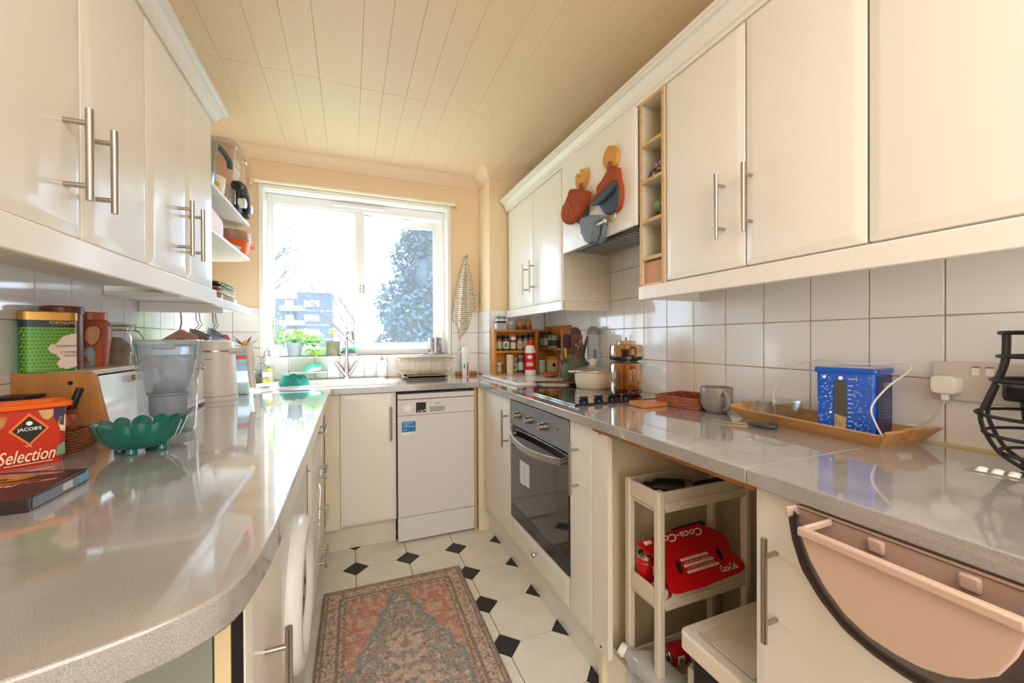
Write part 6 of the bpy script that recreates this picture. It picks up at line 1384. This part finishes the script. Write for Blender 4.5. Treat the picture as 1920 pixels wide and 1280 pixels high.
# ================================================================ pink collapsible caddy hung on the near door
pk=mat('dusty pink plastic','#ccb09f',.42); pkd=mat('dark plum plastic','#40302f',.4)
t=T('hanging_caddy','dusty pink half-moon folding waste caddy hung on the near door','waste caddy',(.70,.29,.80))
zr_=.867
def resamp(P_,n=48): return [poly_at(P_,i/n) for i in range(n+1)]
SHL=[(.418,.862),(.416,.850),(.404,.822),(.384,.793),(.358,.768),(.329,.755),(.300,.7515),(.273,.753),(.249,.761),(.228,.774),(.208,.793),(.195,.822),(.187,.850),(.185,.862)]
PLM=[(.474,.866),(.474,.847),(.468,.812),(.453,.770),(.425,.735),(.390,.708),(.353,.696),(.320,.692),(.297,.692),(.270,.694),(.240,.701),(.205,.720),(.170,.752),(.146,.795),(.136,.840),(.135,.866)]
shp,plp=resamp(SHL),resamp(PLM)
def mixp(k,x,g=0):
    c=(.302,.80); o=[]
    for a,b in zip(plp,shp):
        y,z=a[0]*(1-k)+b[0]*k,a[1]*(1-k)+b[1]*k; L=math.hypot(y-c[0],z-c[1]); o.append((x,y+(y-c[0])/L*g,z+(z-c[1])/L*g))
    return o
def strip(rows):
    b=B(); n=len(rows[0])
    for r_ in rows: b.v+=r_
    for j in range(len(rows)-1):
        for i in range(n-1): b.f.append((j*n+i,j*n+i+1,(j+1)*n+i+1,(j+1)*n+i))
    return b
Wp(t,'back_plate',B().prism([(y*.99+.003,z*.99+.009) for y,z in plp],'x',.742,.752),pk)
Wp(t,'plum_bellows',strip([mixp(0,.740),mixp(.05,.730,.003),mixp(.35,.715,-.002),mixp(.55,.700,.003),mixp(.8,.685,-.001),mixp(1,.672,.0)]),pkd,ang=80)
Wp(t,'plum_edge',B().tube(mixp(0,.734,.0)[1:-1],.0075,8),pkd)
Wp(t,'front_shell',B().prism(shp,'x',.664,.673),pk,bev=.002)
cyb,RY=.302,.122
Wp(t,'front_rim',B().box(.655,.668,cyb-RY*.955,cyb+RY*.955,zr_-.010,zr_+.004).box(.668,.738,cyb+RY*.905,cyb+RY*.955,zr_-.008,zr_+.004).box(.668,.738,cyb-RY*.955,cyb-RY*.905,zr_-.008,zr_+.004),pk,bev=.003)
Wp(t,'back_rim',B().box(.738,.756,cyb-.167,cyb+.170,zr_+.001,zr_+.006).box(.712,.745,cyb+.166,cyb+.172,zr_-.012,zr_+.006),pk,bev=.002)
for y in (.354,.255): Wp(t,'hanging_clip',B().box(.733,.742,y-.011,y+.011,zr_-.024,zr_-.002),pk,bev=.004)
# ================================================================ outside
GZ=-9
gm=mat('winter grass','#7f8a63',.95,noise=.3,ns=.3)
S('ground',B().box(-160,160,4.5,230,GZ-.2,GZ),gm)
tag(bpy.data.objects['ground'],None,None)
brk=mat('blue cast brick','#44536f',.9,noise=.35,ns=3); wfr=mat('white window frame','#eef2f6',.5); cnc=mat('pale concrete','#8f9bb0',.8)  # bluish cast of the hazy view is put into brick and concrete
def pxy(u,v,y):
    d=fw+rr*((u-960)/f_px)-uu*((v-640)/f_px); k=y/d.y; return Vector((0,0,CH))+d*k
D_=95
t=T('apartment_block','dark brick apartment block, tinted with bluish haze, with white windows beyond the window','building',(-22,D_,GZ))
a=pxy(557,548,D_); b_=pxy(623,552,D_); top=a.z
Wp(t,'main_wall',B().box(a.x,b_.x,D_,D_+14,GZ,top),brk); Wp(t,'roof_slab',B().box(a.x-.4,b_.x+.2,D_-.3,D_+14,top,top+.5),cnc)
c_=pxy(516,552,D_); Wp(t,'left_wing',B().box(c_.x-6,a.x,D_+1.5,D_+14,GZ,top-1.2),brk)
Wp(t,'lift_tower',B().box(a.x+2,a.x+4.5,D_+4,D_+7,top+.5,top+2.4),cnc)
for j in range(6):
    z=top-1.6-3.05*j
    k=Wp(t,'window',B().box(a.x+1.3,a.x+4.2,D_-.12,D_+.1,z-1.3,z),wfr)
    for i in range(3): Wp(k,'pane',B().box(a.x+1.45+.92*i,a.x+2.2+.92*i,D_-.16,D_-.12,z-1.1,z-.15),mat('far glass','#aebccf',.2))
    Wp(t,'floor_band',B().box(a.x-.05,b_.x+.05,D_-.14,D_,z-2.3,z-2.05),cnc)
    zb_=z-1.2
    bl_=Wp(t,'balcony',B().box(c_.x+.8,c_.x+5.6,D_-.6,D_+1.5,zb_-1.1,zb_-.9).box(c_.x+.8,c_.x+5.6,D_-.6,D_-.45,zb_-.9,zb_),cnc); Wp(bl_,'balcony_door',B().box(c_.x+1.6,c_.x+3.2,D_+1.4,D_+1.55,zb_-.8,zb_+1.2),wfr)
    Wp(t,'window',B().box(c_.x-3.2,c_.x-.8,D_+1.35,D_+1.55,z-1.3,z),wfr)
def bare(nm,lab,base,h,spread,seed,lean=(0,0),m=mat('bare bark','#4e4c50',.9),rad=.16,dens=4,kid=.6,bias=(0,0,0)):
    random.seed(seed); t=T(nm,lab,'tree',base); b=B(); tr_=B()
    def br_(p,d,L,r,lv):
        q_=p+d*L; (tr_ if lv==0 else b).cyl(p,q_,r,r*.62,6,cap=False)
        if lv>=dens: return
        for k in range(3 if lv else 6):
            nd=(d+Vector((random.uniform(-1,1),random.uniform(-1,1),random.uniform(-.15,.8)))*spread+Vector(bias)*(1 if lv==0 else .25)).normalized()
            br_(p+d*L*random.uniform(.9 if lv==0 and kid<.5 else .45,1),nd,L*random.uniform(.8,1.15)*(kid if lv==0 else .6),r*(.3 if lv==0 else .55),lv+1)
    br_(Vector((0,0,0)),Vector((lean[0],lean[1],1)).normalized(),h,rad,0)
    P(t,'trunk',tr_,m); P(t,'branches',b,m,kind='stuff'); return t
p=pxy(537,560,60); bare('bare_tree','bare winter tree in front of the apartment block',(p.x,60,GZ),9.5,.75,2,dens=5,rad=.22)
p=pxy(694,700,14); bare('bare_tree','bare slanting branches right of the apartment block',(p.x,14,GZ),10.0,.45,6,rad=.10,dens=4,kid=.20,bias=(-1.0,0,.2))
p=pxy(488,600,16); bare('bare_tree','thin bare twigs at the left edge of the window view',(p.x,16,GZ),12.6,.5,9,rad=.10,dens=3,kid=.10,bias=(.9,0,.1))
# evergreen seen through the casement
random.seed(21); t=T('evergreen_tree','large evergreen, tinted with bluish haze, filling the right window pane','tree',(3.4,15,GZ))
P(t,'trunk',B().cyl((0,0,0),(0,0,9),.35,.15,10),mat('evergreen trunk','#5a5148',.9))
b=B(); b2=B(); 
for i in range(44000):
    z=random.uniform(0,1); R_=3.6*(1-z)**.55*(1+.15*sin(z*30))+.2; a=random.uniform(0,2*pi); rr_=R_*math.sqrt(random.uniform(.35,1)); 
    lump=.35*sin(a*5+z*22)+.25*sin(a*9-z*31)
    c=Vector(((rr_+lump)*cos(a),(rr_+lump)*sin(a),2+z*13.6)); d=Vector((random.gauss(0,1),random.gauss(0,1),random.gauss(0,.8))).normalized(); s_=d.orthogonal().normalized(); l=random.uniform(.10,.22)
    (b if i%2 else b2).quad(c-s_*l*.5,c+d*l*.6,c+s_*l*.5,c-d*l*.6)
b3=B()
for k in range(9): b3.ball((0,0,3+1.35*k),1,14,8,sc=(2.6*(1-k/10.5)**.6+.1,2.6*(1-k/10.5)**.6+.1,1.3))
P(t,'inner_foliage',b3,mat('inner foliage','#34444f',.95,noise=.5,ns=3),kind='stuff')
P(t,'foliage',b,leafm('#33494a',.25),kind='stuff'); P(t,'foliage',b2,leafm('#4d6470',.25),kind='stuff')  # leaf colours carry the blue haze of the view through the window

# groups for repeated kinds
GR={'spice_jar':'spice jars in the two pine racks','drinks_can':'drinks cans in and under the trolley','wooden_spoon':'wooden spoons by the hob','wall_cabinet':'cream wall cabinets','base_cabinet':'cream base cabinets','pinch_mitt':'rust brown pinch mitts','potted_herb':'potted herbs on the window sill','light_pelmet':'pelmets under the wall cabinets','cornice_moulding':'cornices on the wall cabinets','charging_cable':'white charging cables','shaker':'brown-footed shakers on the rack','spice_rack':'orange pine spice racks','bare_tree':'bare winter trees outside','sieve':'sieves hanging below the shelves','scouring_pad':'mint scouring pads'}
for o in COL.objects:
    if o.parent is None and 'label' in o and 'group' not in o:
        k=o.name.split('.')[0]
        if k in GR: o['group']=GR[k]
